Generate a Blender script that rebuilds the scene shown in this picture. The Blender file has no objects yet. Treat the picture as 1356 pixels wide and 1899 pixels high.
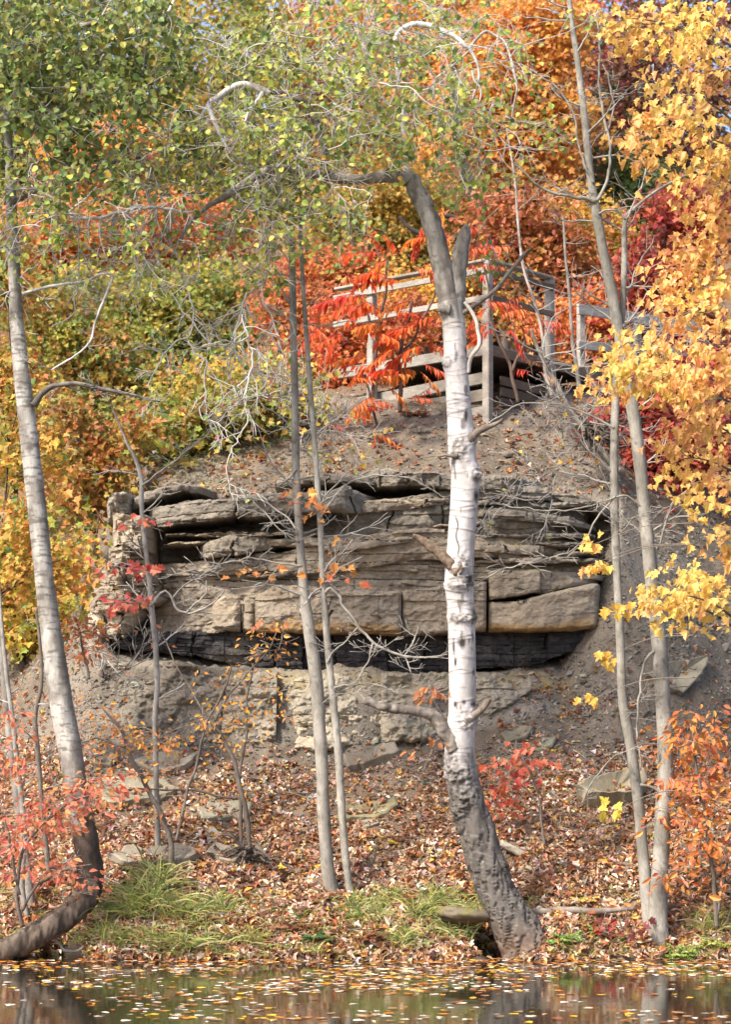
import bpy, math, random
import numpy as np

# ------------------------------------------------------------------ camera, sky, sun, exposure
W, H, F, HZ, CAMZ = 1356.0, 1899.0, 4167.0, 1480.0, 1.8
scene = bpy.context.scene
COL = scene.collection
cam_d = bpy.data.cameras.new('camera')
cam_d.sensor_fit = 'VERTICAL'
cam_d.sensor_height = 24.0
cam_d.sensor_width = 36.0
cam_d.lens = 24.0 * F / H
cam_d.shift_y = (HZ - H / 2) / H
cam_d.clip_end = 500
cam_d.dof.use_dof = True
cam_d.dof.focus_distance = 25.5
cam_d.dof.aperture_fstop = 1.5
cam = bpy.data.objects.new('camera', cam_d)
cam.location = (0, 0, CAMZ)
cam.rotation_euler = (math.radians(90), 0, 0)
COL.objects.link(cam)
scene.camera = cam

SUN_EL, SUN_AZ = math.radians(46), math.radians(-46)      # azimuth from behind the camera, towards its left
sun_dir = np.array([math.cos(SUN_EL) * math.sin(SUN_AZ), -math.cos(SUN_EL) * math.cos(SUN_AZ), math.sin(SUN_EL)])
world = bpy.data.worlds.new('World')
scene.world = world
world.use_nodes = True
wn = world.node_tree.nodes
sky = wn.new('ShaderNodeTexSky')
sky.sky_type = 'NISHITA'
sky.sun_disc = False
sky.sun_elevation = SUN_EL
sky.sun_rotation = math.atan2(sun_dir[0], sun_dir[1])
sky.dust_density = 3.0
sky.air_density = 0.8
sky.ozone_density = 0.6
wn['Background'].inputs['Strength'].default_value = 0.15
world.node_tree.links.new(sky.outputs['Color'], wn['Background'].inputs['Color'])
sun_d = bpy.data.lights.new('sun', 'SUN')
sun_d.energy = 2.7
sun_d.angle = math.radians(6)
sun_d.color = (1.0, 0.94, 0.84)
sun = bpy.data.objects.new('sun', sun_d)
from mathutils import Vector
sun.rotation_euler = Vector(sun_dir).to_track_quat('Z', 'Y').to_euler()
sun.location = (-10, -10, 20)
COL.objects.link(sun)
scene.view_settings.view_transform = 'Standard'
scene.view_settings.look = 'None'
scene.view_settings.exposure = 1.3
scene.view_settings.gamma = 1.0
scene.cycles.max_bounces = 6
scene.cycles.transparent_max_bounces = 4
scene.cycles.use_adaptive_sampling = True
scene.cycles.adaptive_threshold = 0.02

# ------------------------------------------------------------------ maths helpers
rng = np.random.default_rng(11)
def A(*v): return np.array(v, float)
def P(px, py, Y):
    """a place seen at (px, py) of the photograph, Y metres away"""
    return np.array([(px - W / 2) / F * Y, Y, CAMZ + (HZ - py) / F * Y])
def S(Y): return Y / F
def norm(v):
    v = np.asarray(v, float)
    return v / (np.linalg.norm(v, axis=-1, keepdims=True) + 1e-12)
def _h(ix, iy, iz, seed):
    n = (ix.astype(np.int64) * 374761393 + iy.astype(np.int64) * 668265263 + iz.astype(np.int64) * 2147483647 + seed * 974634777) & 0xffffffff
    n = ((n ^ (n >> 13)) * 1274126177) & 0xffffffff
    n = ((n ^ (n >> 16)) * 2246822519) & 0xffffffff
    return ((n ^ (n >> 15)) & 0xffffff) / float(0xffffff)
def vn(x, y=0., z=0., seed=0):
    x, y, z = np.broadcast_arrays(np.asarray(x, float), np.asarray(y, float), np.asarray(z, float))
    ix, iy, iz = np.floor(x), np.floor(y), np.floor(z)
    fx, fy, fz = x - ix, y - iy, z - iz
    fx, fy, fz = [f * f * (3 - 2 * f) for f in (fx, fy, fz)]
    r = 0
    for a in (0, 1):
        wa = fx if a else 1 - fx
        for b in (0, 1):
            wb = fy if b else 1 - fy
            for c in (0, 1):
                wc = fz if c else 1 - fz
                r = r + wa * wb * wc * _h(ix + a, iy + b, iz + c, seed)
    return r * 2 - 1
def fbm(x, y=0., z=0., o=4, seed=0):
    r, a, s = 0, 1.0, 0
    x, y, z = np.asarray(x, float), np.asarray(y, float), np.asarray(z, float)
    for i in range(o):
        r = r + a * vn(x, y, z, seed + i * 17)
        s += a; a *= .5
        x, y = (x * .8 - y * .6) * 2, (x * .6 + y * .8) * 2          # turned a little at each octave
        x, z = x * .936 - z * .704, x * .352 + z * 1.872
    return r / s
def smooth(a, b, x):
    t = np.clip((np.asarray(x, float) - a) / (b - a), 0, 1)
    return t * t * (3 - 2 * t)
def mixc(c1, c2, t):
    t = np.asarray(t, float)[..., None]
    return np.asarray(c1) * (1 - t) + np.asarray(c2) * t
def spline(pts, step):
    """Catmull-Rom through rows of pts, resampled about every step (in the units of the first three columns)"""
    pts = np.asarray(pts, float)
    if len(pts) < 3:
        n = max(2, int(np.linalg.norm(pts[1, :3] - pts[0, :3]) / step) + 1)
        t = np.linspace(0, 1, n)[:, None]
        return pts[0] * (1 - t) + pts[1] * t
    q = np.vstack([2 * pts[0] - pts[1], pts, 2 * pts[-1] - pts[-2]])
    out = []
    for i in range(1, len(q) - 2):
        n = max(1, int(np.linalg.norm(q[i + 1, :3] - q[i, :3]) / step))
        t = np.linspace(0, 1, n, endpoint=False)[:, None]
        out.append(.5 * ((2 * q[i]) + (-q[i - 1] + q[i + 1]) * t + (2 * q[i - 1] - 5 * q[i] + 4 * q[i + 1] - q[i + 2]) * t ** 2
                         + (-q[i - 1] + 3 * q[i] - 3 * q[i + 1] + q[i + 2]) * t ** 3))
    out.append(q[-2][None])
    return np.vstack(out)

# ------------------------------------------------------------------ mesh collecting
class Acc:
    def __init__(s): s.v, s.c, s.f, s.n = [], [], [], 0
    def add(s, V, faces, C):
        V = np.asarray(V, float).reshape(-1, 3)
        C = np.asarray(C, float)
        if C.ndim == 1: C = np.tile(C[:3], (len(V), 1))
        s.v.append(V); s.c.append(C.reshape(-1, 3))
        for f in (faces if isinstance(faces, (list, tuple)) else [faces]):
            s.f.append(np.asarray(f, np.int64) + s.n)
        s.n += len(V)
    def build(s, name, mat, parent=None, base=(0, 0, 0), shade=True):
        V = np.vstack(s.v) - np.asarray(base); C = np.vstack(s.c)
        me = bpy.data.meshes.new(name)
        me.vertices.add(len(V)); me.vertices.foreach_set('co', V.astype(np.float32).ravel())
        li = np.concatenate([f.ravel() for f in s.f]).astype(np.int32)
        cnt = np.concatenate([np.full(len(f), f.shape[1]) for f in s.f])
        me.loops.add(len(li)); me.loops.foreach_set('vertex_index', li)
        st = np.concatenate([[0], np.cumsum(cnt)[:-1]]).astype(np.int32)
        me.polygons.add(len(cnt)); me.polygons.foreach_set('loop_start', st)
        me.polygons.foreach_set('use_smooth', np.full(len(cnt), bool(shade)))
        me.update(calc_edges=True)
        at = me.color_attributes.new('Col', 'FLOAT_COLOR', 'POINT')
        at.data.foreach_set('color', np.hstack([np.clip(C, 0, 1), np.ones((len(C), 1))]).astype(np.float32).ravel())
        me.materials.append(mat)
        o = bpy.data.objects.new(name, me)
        COL.objects.link(o)
        if parent is not None: o.parent = parent
        else: o.location = base
        return o
def tag(o, label, cat, group=None):
    o['label'] = label; o['category'] = cat; o['kind'] = 'thing'
    if group: o['group'] = group
    return o
class Thing:
    """an Empty at the thing's base; part() hangs meshes under it (world coordinates in)"""
    def __init__(s, name, label, cat, base, group=None):
        s.base = np.asarray(base, float)
        s.o = bpy.data.objects.new(name, None)
        s.o.empty_display_size = .2
        s.o.location = s.base
        COL.objects.link(s.o)
        tag(s.o, label, cat, group)
    def part(s, acc, name, mat, parent=None, shade=True):
        return acc.build(name, mat, parent if parent is not None else s.o, s.base, shade)
def single(acc, name, mat, label, cat, base=None, group=None, shade=True):
    if base is None:
        V = np.vstack(acc.v); base = A(V[:, 0].mean(), V[:, 1].mean(), V[:, 2].min())
    return tag(acc.build(name, mat, None, base, shade), label, cat, group)

def tube(path, rad, seg=8, disp=None, cap=True):
    """-> V (n,seg,3), faces; disp(P,theta,s,r) gives an outward offset"""
    path = np.asarray(path, float); n = len(path)
    rad = np.broadcast_to(np.asarray(rad, float), (n,))
    t = norm(np.gradient(path, axis=0))
    ax = np.eye(3)[np.argmin(np.abs(t).mean(0))]
    if abs(t[:, 2]).mean() > .7: ax = A(0, -1, 0)
    side = norm(np.cross(t, ax)); up = np.cross(side, t)
    th = np.linspace(0, 2 * np.pi, seg, endpoint=False)
    dirs = side[:, None] * np.cos(th)[None, :, None] + up[:, None] * np.sin(th)[None, :, None]
    V = path[:, None] + dirs * rad[:, None, None]
    if disp is not None:
        V = V + dirs * disp(V, th, rad)[..., None]
    i = np.arange(n - 1)[:, None] * seg; j = np.arange(seg)[None]; j2 = (j + 1) % seg
    q = np.stack([i + j, i + j2, i + seg + j2, i + seg + j], -1).reshape(-1, 4)
    faces = [q]
    if cap:
        faces += [np.arange(seg)[None, ::-1], (np.arange(seg) + (n - 1) * seg)[None]]
    return V, faces
def addtube(acc, path, rad, seg, col, disp=None, colfn=None):
    V, f = tube(path, rad, seg, disp)
    acc.add(V.reshape(-1, 3), f, colfn(V).reshape(-1, 3) if colfn else col)
    return V
def pxpath(pts, Y, step=.04, dy=None):
    """[(px, py, width px[, dY])] -> path, radius in metres"""
    rows = []
    for p in pts:
        y = Y + (p[3] if len(p) > 3 else 0)
        rows.append([*P(p[0], p[1], y), p[2] * .5 * S(y)])
    r = spline(rows, step)
    return r[:, :3], np.maximum(r[:, 3], .0015)
def box(acc, c, sx, sy, sz, rot=0., col=(.5, .5, .5), bev=.006, tilt=None, seed=0):
    """a bevelled bar: c centre, sizes, rot about z (or a 3x3 frame in tilt)"""
    b = min(bev, sx * .3, sy * .3, sz * .3)
    V, idx = [], {}
    for X in (-1, 1):
        for Y_ in (-1, 1):
            for Z in (-1, 1):
                for k in range(3):
                    s_ = [X * sx / 2, Y_ * sy / 2, Z * sz / 2]
                    for m in range(3):
                        if m != k: s_[m] -= (X, Y_, Z)[m] * b
                    idx[X, Y_, Z, k] = len(V); V.append(s_)
    q = []; tr = []
    for k in range(3):
        a, d = [m for m in range(3) if m != k]
        for s_ in (-1, 1):
            f = []
            for (u, w) in ((-1, -1), (1, -1), (1, 1), (-1, 1)):
                key = [0, 0, 0]; key[k] = s_; key[a] = u; key[d] = w
                f.append(idx[key[0], key[1], key[2], k])
            q.append(f)
    for k in range(3):
        a, d = [m for m in range(3) if m != k]
        for u in (-1, 1):
            for w in (-1, 1):
                key1 = [0, 0, 0]; key1[a] = u; key1[d] = w; key1[k] = -1
                key2 = list(key1); key2[k] = 1
                q.append([idx[(*key1, a)], idx[(*key2, a)], idx[(*key2, d)], idx[(*key1, d)]])
    for X in (-1, 1):
        for Y_ in (-1, 1):
            for Z in (-1, 1):
                tr.append([idx[X, Y_, Z, 0], idx[X, Y_, Z, 1], idx[X, Y_, Z, 2]])
    V = np.array(V)
    if tilt is not None: R = np.asarray(tilt)
    else:
        cr, sr = math.cos(rot), math.sin(rot); R = A([cr, -sr, 0], [sr, cr, 0], [0, 0, 1])
    V = V @ R.T + np.asarray(c)
    acc.add(V, [np.array(q), np.array(tr)], col)
def beam(acc, a, b, h, w, col, up=(0, 0, 1)):
    """a board from a to b: h tall, w thick"""
    a, b = np.asarray(a, float), np.asarray(b, float)
    L = np.linalg.norm(b - a); x = (b - a) / L
    y = norm(np.cross(up, x)); z = np.cross(x, y)
    box(acc, (a + b) / 2, L, w, h, col=col, tilt=np.stack([x, y, z], 1))

# ------------------------------------------------------------------ materials
def mat_base(name):
    m = bpy.data.materials.new(name); m.use_nodes = True
    nt = m.node_tree
    return m, nt, nt.nodes['Principled BSDF']
def attr_mat(name, rough=.85, spec=.2, bump=((40, .4, .006),), vary=((6, .18), (60, .15)), stretch=(1, 1, 1)):
    m, nt, b = mat_base(name)
    N, L = nt.nodes.new, nt.links.new
    at = N('ShaderNodeAttribute'); at.attribute_name = 'Col'
    tc = N('ShaderNodeTexCoord'); mp = N('ShaderNodeMapping'); mp.inputs['Scale'].default_value = stretch
    L(tc.outputs['Object'], mp.inputs['Vector'])
    col = at.outputs['Color']
    for sc, am in vary:
        nz = N('ShaderNodeTexNoise'); nz.inputs['Scale'].default_value = sc; nz.inputs['Detail'].default_value = 5
        L(mp.outputs['Vector'], nz.inputs['Vector'])
        mr = N('ShaderNodeMapRange'); mr.inputs['From Min'].default_value = .25; mr.inputs['From Max'].default_value = .75
        mr.inputs['To Min'].default_value = 1 - am; mr.inputs['To Max'].default_value = 1 + am
        L(nz.outputs['Fac'], mr.inputs['Value'])
        mx = N('ShaderNodeVectorMath'); mx.operation = 'SCALE'
        L(col, mx.inputs[0]); L(mr.outputs['Result'], mx.inputs['Scale'])
        col = mx.outputs['Vector']
    L(col, b.inputs['Base Color'])
    prev = None
    for sc, st, dist in bump:
        nz = N('ShaderNodeTexNoise'); nz.inputs['Scale'].default_value = sc; nz.inputs['Detail'].default_value = 6
        L(mp.outputs['Vector'], nz.inputs['Vector'])
        bp = N('ShaderNodeBump'); bp.inputs['Strength'].default_value = st; bp.inputs['Distance'].default_value = dist
        L(nz.outputs['Fac'], bp.inputs['Height'])
        if prev: L(prev.outputs['Normal'], bp.inputs['Normal'])
        prev = bp
    if prev: L(prev.outputs['Normal'], b.inputs['Normal'])
    b.inputs['Roughness'].default_value = rough
    b.inputs['Specular IOR Level'].default_value = spec
    return m
def leaf_mat(name, trans=.4, rough=.5, spec=.35, boost=1.25):
    m, nt, b = mat_base(name)
    N, L = nt.nodes.new, nt.links.new
    at = N('ShaderNodeAttribute'); at.attribute_name = 'Col'
    L(at.outputs['Color'], b.inputs['Base Color'])
    b.inputs['Roughness'].default_value = rough
    b.inputs['Specular IOR Level'].default_value = spec
    tr = N('ShaderNodeBsdfTranslucent')
    sc = N('ShaderNodeVectorMath'); sc.operation = 'SCALE'; sc.inputs['Scale'].default_value = boost
    L(at.outputs['Color'], sc.inputs[0]); L(sc.outputs['Vector'], tr.inputs['Color'])
    mx = N('ShaderNodeMixShader'); mx.inputs['Fac'].default_value = trans
    L(b.outputs['BSDF'], mx.inputs[1]); L(tr.outputs['BSDF'], mx.inputs[2])
    L(mx.outputs['Shader'], nt.nodes['Material Output'].inputs['Surface'])
    return m
M_leaf = leaf_mat('autumn_leaf')
M_dry = leaf_mat('dry_leaf', trans=.12, rough=.7, spec=.2)
M_grass = leaf_mat('grass_blade', trans=.3, rough=.5)
M_bark = attr_mat('bark', .9, .15, bump=((30, .5, .012), (120, .4, .004)), vary=((9, .22), (70, .2)), stretch=(1, 1, .35))
M_birch = attr_mat('birch_bark', .75, .25, bump=((60, .35, .004),), vary=((14, .10), (90, .08)))
M_rock = attr_mat('sandstone', .92, .15, bump=((14, .5, .02), (70, .6, .008)), vary=((3, .15), (25, .16), (110, .14)), stretch=(1, 1, 2.4))
M_soil = attr_mat('shale_soil', .95, .1, bump=((18, .6, .03), (90, .8, .012)), vary=((2.5, .2), (30, .25), (140, .22)))
M_slab = attr_mat('slab_stone', .92, .15, bump=((10, .4, .02), (70, .5, .006)), vary=((4, .18), (40, .16)))
M_wood = attr_mat('weathered_wood', .9, .12, bump=((60, .5, .006),), vary=((3, .3), (22, .22), (90, .2)), stretch=(.5, .5, 1.6))
M_twig = attr_mat('twig', .85, .2, bump=(), vary=((20, .2),))
m, nt, b = mat_base('pond_water')
b.inputs['Base Color'].default_value = (.010, .011, .006, 1)
b.inputs['Roughness'].default_value = .06
b.inputs['IOR'].default_value = 1.33
nz = nt.nodes.new('ShaderNodeTexNoise'); nz.inputs['Scale'].default_value = 2.2; nz.inputs['Detail'].default_value = 3
tc = nt.nodes.new('ShaderNodeTexCoord'); nt.links.new(tc.outputs['Object'], nz.inputs['Vector'])
bp = nt.nodes.new('ShaderNodeBump'); bp.inputs['Strength'].default_value = .12; bp.inputs['Distance'].default_value = .02
nt.links.new(nz.outputs['Fac'], bp.inputs['Height']); nt.links.new(bp.outputs['Normal'], b.inputs['Normal'])
M_water = m

# ------------------------------------------------------------------ ground
PROF = {   # px: [(distance, py)], the lie of the land along that line of sight
    -700: [(20, 2000), (24.9, 1790), (25.4, 1740), (27, 1640), (30, 1500), (34, 1330), (40, 1080), (50, 760), (62, 420), (90, 250)],
    0:    [(20, 2000), (24.9, 1792), (25.25, 1750), (26, 1690), (27.3, 1600), (29, 1490), (31, 1380), (34, 1240), (40, 1010), (50, 700), (62, 400), (90, 250)],
    110:  [(20, 2000), (24.9, 1788), (25.3, 1755), (26, 1670), (27.2, 1580), (28.6, 1480), (30, 1330), (31.5, 1200), (34, 1120), (40, 960), (50, 680), (62, 380), (90, 250)],
    165:  [(20, 2000), (24.9, 1786), (25.25, 1730), (25.8, 1650), (27.2, 1545), (28.6, 1440), (29.3, 1370), (30.0, 1235), (30.6, 1195), (31.2, 1150), (32.5, 1090), (40, 900), (50, 660), (62, 360), (90, 250)],
    300:  [(20, 2000), (24.9, 1786), (25.25, 1715), (25.9, 1640), (27.3, 1525), (28.6, 1435), (29.2, 1392), (29.72, 1240), (30.25, 1215), (30.7, 1200), (30.95, 960), (31.2, 925), (32, 862), (33.5, 800), (36, 792), (42, 780), (50, 690), (62, 400), (90, 250)],
    600:  [(20, 2000), (24.9, 1786), (25.3, 1718), (26, 1655), (27.3, 1525), (28.7, 1425), (29.2, 1386), (29.74, 1247), (30.25, 1238), (30.7, 1225), (30.9, 930), (31.1, 900), (32.3, 805), (33.5, 745), (34.5, 725), (37, 718), (45, 690), (52, 600), (62, 380), (90, 250)],
    860:  [(20, 2000), (24.9, 1788), (25.3, 1730), (26, 1660), (27.3, 1530), (28.7, 1410), (29.25, 1350), (29.76, 1245), (30.25, 1236), (30.7, 1220), (30.9, 925), (31.1, 890), (32.2, 775), (33.3, 735), (34.5, 714), (37, 708), (45, 670), (52, 580), (62, 380), (90, 250)],
    1040: [(20, 2000), (24.9, 1792), (25.3, 1735), (26, 1660), (27.3, 1530), (28.6, 1390), (29.6, 1285), (30.0, 1238), (30.4, 1215), (30.7, 1190), (30.9, 960), (31.1, 900), (32.2, 800), (33.5, 735), (34.5, 714), (37, 708), (45, 670), (52, 580), (62, 380), (90, 250)],
    1150: [(20, 2000), (24.9, 1795), (25.3, 1745), (26, 1665), (27.3, 1530), (28.6, 1385), (29.3, 1225), (29.6, 1120), (29.9, 1040), (30.4, 965), (31.2, 900), (32.4, 835), (33.6, 760), (34.6, 735), (37, 725), (45, 670), (52, 580), (62, 380), (90, 250)],
    1356: [(20, 2000), (24.9, 1806), (25.3, 1760), (26, 1680), (27.1, 1560), (28.7, 1405), (30, 1250), (31, 1130), (32, 1010), (33, 915), (35, 870), (40, 830), (45, 740), (52, 600), (62, 380), (90, 250)],
    2100: [(20, 2000), (24.9, 1812), (25.3, 1765), (26, 1690), (27.1, 1580), (28.7, 1425), (30, 1290), (31, 1180), (33, 980), (36, 820), (40, 690), (45, 560), (52, 450), (62, 300), (90, 250)],
}
GX = np.concatenate([np.arange(-700, -40, 60.), np.arange(-40, 1400, 5.), np.arange(1400, 2101, 50.)])
GY = np.concatenate([np.arange(20, 24.6, .4), np.arange(24.6, 31.5, .035), np.arange(31.5, 37, .1), np.arange(37, 90.1, 1.)])
_k = sorted(PROF)
_z = np.array([np.interp(GY, [p[0] for p in PROF[k]], [CAMZ + (HZ - p[1]) / F * p[0] for p in PROF[k]]) for k in _k])
GZ = np.array([np.interp(GX, _k, _z[:, j]) for j in range(len(GY))]).T          # (nx, ny)
_sh = .20 * fbm(GX / 95., 3, 0, 3, 2) + .09 * fbm(GX / 26., 7, 0, 3, 4)              # the waterline wanders
for _i in range(len(GX)):
    GZ[_i] = np.interp(GY + _sh[_i] * (1 - smooth(26, 27.5, GY)), GY, GZ[_i])
_X = (GX[:, None] - W / 2) / F * GY[None]
_Yg = np.broadcast_to(GY[None], _X.shape)
_amp = smooth(24.7, 25.4, _Yg)
GZ = GZ + _amp * (.15 * fbm(_X * .8, _Yg * .8, 0, 3, 3) + .09 * fbm(_X * 2.6, _Yg * 2.6, 0, 3, 5) + .05 * fbm(_X * 8, _Yg * 8, 0, 3, 8))
# the two hollows under the leaning trunks
def _dent(px, Y, sx, sy, d):
    global GZ
    GZ = GZ - d * np.exp(-((_X - P(px, 0, Y)[0]) / sx) ** 2 - ((_Yg - Y) / sy) ** 2)
_dent(922, 25.6, .26, .45, .95); _dent(118, 25.55, .26, .45, .85); _dent(165, 25.4, .12, .25, .35)
GZ = np.where(_Yg < 24.75, np.minimum(GZ, -.05), GZ)
def ground_z(px, Y):
    i = np.clip(np.searchsorted(GX, px) - 1, 0, len(GX) - 2); j = np.clip(np.searchsorted(GY, Y) - 1, 0, len(GY) - 2)
    a = (px - GX[i]) / (GX[i + 1] - GX[i]); b_ = (Y - GY[j]) / (GY[j + 1] - GY[j])
    return (GZ[i, j] * (1 - a) * (1 - b_) + GZ[i + 1, j] * a * (1 - b_) + GZ[i, j + 1] * (1 - a) * b_ + GZ[i + 1, j + 1] * a * b_)
_SY = HZ - (GZ - CAMZ) * F / GY[None]
_SM = np.minimum.accumulate(_SY + np.arange(len(GY))[None] * -1e-6, axis=1)
def hit(px, py):
    """distance at which the ground shows at (px, py)"""
    px = np.atleast_1d(np.asarray(px, float)); py = np.atleast_1d(np.asarray(py, float))
    i = np.clip(np.searchsorted(GX, px), 0, len(GX) - 1)
    out = np.empty(len(px))
    for u in np.unique(i):
        m_ = i == u
        out[m_] = np.interp(-py[m_], -_SM[u], GY)
    return out
def gp(px, py):
    Y = float(hit(px, py)[0]); return P(px, py, Y)
ni, nj = len(GX), len(GY)
V = np.stack([_X, _Yg, GZ], -1)
_n1, _n2, _n3 = fbm(_X * 1.3, _Yg * 1.3, 0, 4, 21), fbm(_X * 7, _Yg * 7, GZ * 7, 3, 22), fbm(_X * .9, _Yg * .9, GZ * 9, 4, 23)
soil = mixc((.135, .106, .078), (.205, .172, .135), smooth(-.5, .5, _n1))
soil = mixc(soil, (.11, .085, .06), smooth(.1, .5, _n2) * .6)
_pxg = np.broadcast_to(GX[:, None], _X.shape)
# leaf mould on the low bank and behind, yellow-brown band and grey bands on the shale face
low = smooth(1380, 1480, _SY) * (.6 + .4 * smooth(-.3, .3, _n1))
soil = mixc(soil, (.17, .11, .07), low * .75)
face = smooth(29.15, 29.35, _Yg) * (1 - smooth(30.25, 30.45, _Yg)) * smooth(150, 230, _pxg) * (1 - smooth(1000, 1130, _pxg))
band = smooth(-.35, .35, vn(0, _X * .5, (GZ + .12 * _n1) * 7, 31))
shale = mixc((.15, .13, .105), (.25, .218, .175), band)
shale = mixc(shale, (.33, .26, .135), np.exp(-((_SY - 1262 - 14 * _n1) / 18) ** 2) * smooth(380, 430, _pxg) * .8 * smooth(-.5, .2, _n1))
soil = mixc(soil, shale, face * .9)
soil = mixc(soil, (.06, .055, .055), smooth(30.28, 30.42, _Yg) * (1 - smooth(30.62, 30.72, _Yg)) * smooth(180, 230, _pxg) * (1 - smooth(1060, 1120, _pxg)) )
soil = mixc(soil, (.09, .065, .045), 1 - smooth(24.9, 25.2, _Yg))
for (_p, _Y, _sx, _sy) in ((922, 25.5, .26, .45), (118, 25.5, .27, .45), (165, 25.4, .12, .25)):      # soil blackened in the two hollows, their shade put into the colour
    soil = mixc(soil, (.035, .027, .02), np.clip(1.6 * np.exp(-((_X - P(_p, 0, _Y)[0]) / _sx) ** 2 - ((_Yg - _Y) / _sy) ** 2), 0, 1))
far = smooth(33.5, 36, _Yg)
soil = mixc(soil, (.16, .09, .045), far * .8)
i = np.arange(ni - 1)[:, None] * nj; j = np.arange(nj - 1)[None]
q = np.stack([i + j, i + nj + j, i + nj + j + 1, i + j + 1], -1).reshape(-1, 4)
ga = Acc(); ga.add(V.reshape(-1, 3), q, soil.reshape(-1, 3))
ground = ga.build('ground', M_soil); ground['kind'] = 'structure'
wa = Acc(); wa.add([[-40, -20, 0], [40, -20, 0], [40, 26.5, 0], [-40, 26.5, 0]], np.array([[0, 1, 2, 3]]), (.02, .02, .02))
water = wa.build('water', M_water); water['kind'] = 'structure'
va = Acc(); va.add([[-60, -60, -.6], [60, -60, -.6], [60, 20.2, -.6], [-60, 20.2, -.6]], np.array([[0, 1, 2, 3]]), (.05, .04, .03))
bed = va.build('pond_bed', M_soil); bed['kind'] = 'structure'

# ------------------------------------------------------------------ the rock outcrop
def layer_cols(ctrl, step=2.2):
    c = np.asarray(ctrl, float); c = c[np.argsort(c[:, 0])]
    px = np.arange(c[0, 0], c[-1, 0] + .1, step)
    return px, np.interp(px, c[:, 0], c[:, 1]), np.interp(px, c[:, 0], c[:, 2]), np.interp(px, c[:, 0], c[:, 3])
TAN, GREY, DGREY, OCH, PALE = A(.33, .265, .19), A(.24, .207, .165), A(.095, .08, .064), A(.30, .175, .06), A(.43, .365, .275)
MIDB, COLD = A(.275, .228, .175), A(.185, .16, .13)
def bed_mesh(acc, ctrl, seed, depth=1.1, lam=.04, lays=9., rough=.05, rnd=.012, ends=(.25, .25), endw=18., joints=(), palette=(TAN, GREY, DGREY),
             ochre=0., wob=3., tilt=0., blk=70., blkamp=.05, slope=0., chip=.05, lines=.5, streak=.4, top_y=0., gain=1.):
    """one bed of rock: crisp sub-layers, upright joints, chipped edges"""
    rs = np.random.default_rng(seed)
    px, pt, pb, Y = layer_cols(ctrl)
    cuts = [px[0]]
    while cuts[-1] < px[-1]: cuts.append(cuts[-1] + blk * rs.uniform(.35, 1.7))
    cuts = np.array(cuts); bi = np.searchsorted(cuts, px) ; nb_ = len(cuts) + 2
    b_y, b_t, b_b = rs.normal(0, blkamp, nb_), rs.normal(0, wob * .45, nb_), rs.normal(0, wob * .3, nb_)
    pt = pt + wob * fbm(px / 60., seed, 0, 4, seed) + b_t[bi] + .5 * wob * fbm(px / 11., seed, 4, 3, seed + 31)
    pb = pb + wob * fbm(px / 55., seed + 3, 0, 4, seed + 9) + b_b[bi] + .4 * wob * fbm(px / 9., seed, 8, 3, seed + 33)
    X = (px - W / 2) / F * 29.6
    zt = CAMZ + (HZ - pt) / F * Y; zb = CAMZ + (HZ - pb) / F * Y
    zt = np.maximum(zt, zb + .02)
    n = int(np.clip(np.max(zt - zb) / .011, 6, 100))
    t = np.linspace(0, 1, n)[None]
    Z = zt[:, None] * (1 - t) + zb[:, None] * t
    Xg = np.broadcast_to(X[:, None], Z.shape); pxg = np.broadcast_to(px[:, None], Z.shape)
    warp = .09 * fbm(Xg * .6, 0, seed, 3, seed + 1) + .02 * fbm(Xg * 3, 0, Z * 3, 2, seed + 2)
    u = (Z + warp) * lays
    u = u + .35 * vn(u * 1.7, seed)                    # uneven layer thickness
    k = np.floor(u); fr = u - k
    kb = np.floor(pxg / blk * 1.6 + 9 * _h(k, k * 0, k * 0, seed) + .25 * vn(Z * 12, pxg / 40., 0, seed))
    L = _h(k, kb, k * 0, seed + 3) * .65 + _h(k, k * 0, k * 0, seed + 4) * .35 - .5
    thick = _h(k, k * 0, k * 0 + 5, seed + 6)
    r1 = fbm(Xg * 1.7, 0, Z * 2.2, 4, seed + 5); r2 = fbm(Xg * 8, 1, Z * 11, 3, seed + 6); r3 = fbm(Xg * 22, 2, Z * 26, 2, seed + 7)
    Yf = Y[:, None] + 2 * lam * L + rough * r1 + .4 * rough * r2 + .12 * rough * r3 + b_y[bi][:, None] + slope * (t - .5)
    e = np.minimum(t, 1 - t) * (zt - zb)[:, None]
    Yf = Yf + rnd * np.clip(1 - e / .05, 0, 1) ** 2 + chip * smooth(.05, .5, r2 + .6 * r1) * np.exp(-(e / .035) ** 2)
    groove = np.exp(-(fr / .07) ** 2) * (thick < lines)
    Yf = Yf + .035 * groove
    el = np.clip(1 - (px - px[0]) / endw, 0, 1)[:, None] ** 2 * ends[0]; er = np.clip(1 - (px[-1] - px) / endw, 0, 1)[:, None] ** 2 * ends[1]
    Yf = Yf + el + er
    crack = np.zeros_like(Yf)
    auto = [(c_, 1.5, .06, max(0, rs.uniform(-.5, .5)), min(1, rs.uniform(.5, 1.5))) for c_ in cuts[1:-1] if rs.random() < .35]
    for jt in list(joints) + auto:
        jx, wdt, dp = jt[:3]; t0, t1 = (jt[3:5] if len(jt) > 4 else (0, 1))
        c_ = jx + 5 * np.sin(t * 3 + jx) + 4 * vn(t * 6, jx)
        g = np.exp(-((px[:, None] - c_) / wdt) ** 2) * (t >= t0) * (t <= t1)
        Yf = Yf + dp * g; crack = np.maximum(crack, g)
    V = np.stack([Xg, Yf, Z], -1)
    bk = np.stack([X, Y + depth, zt + tilt], -1)[:, None]; bk2 = np.stack([X, Y + depth, zb], -1)[:, None]
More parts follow.
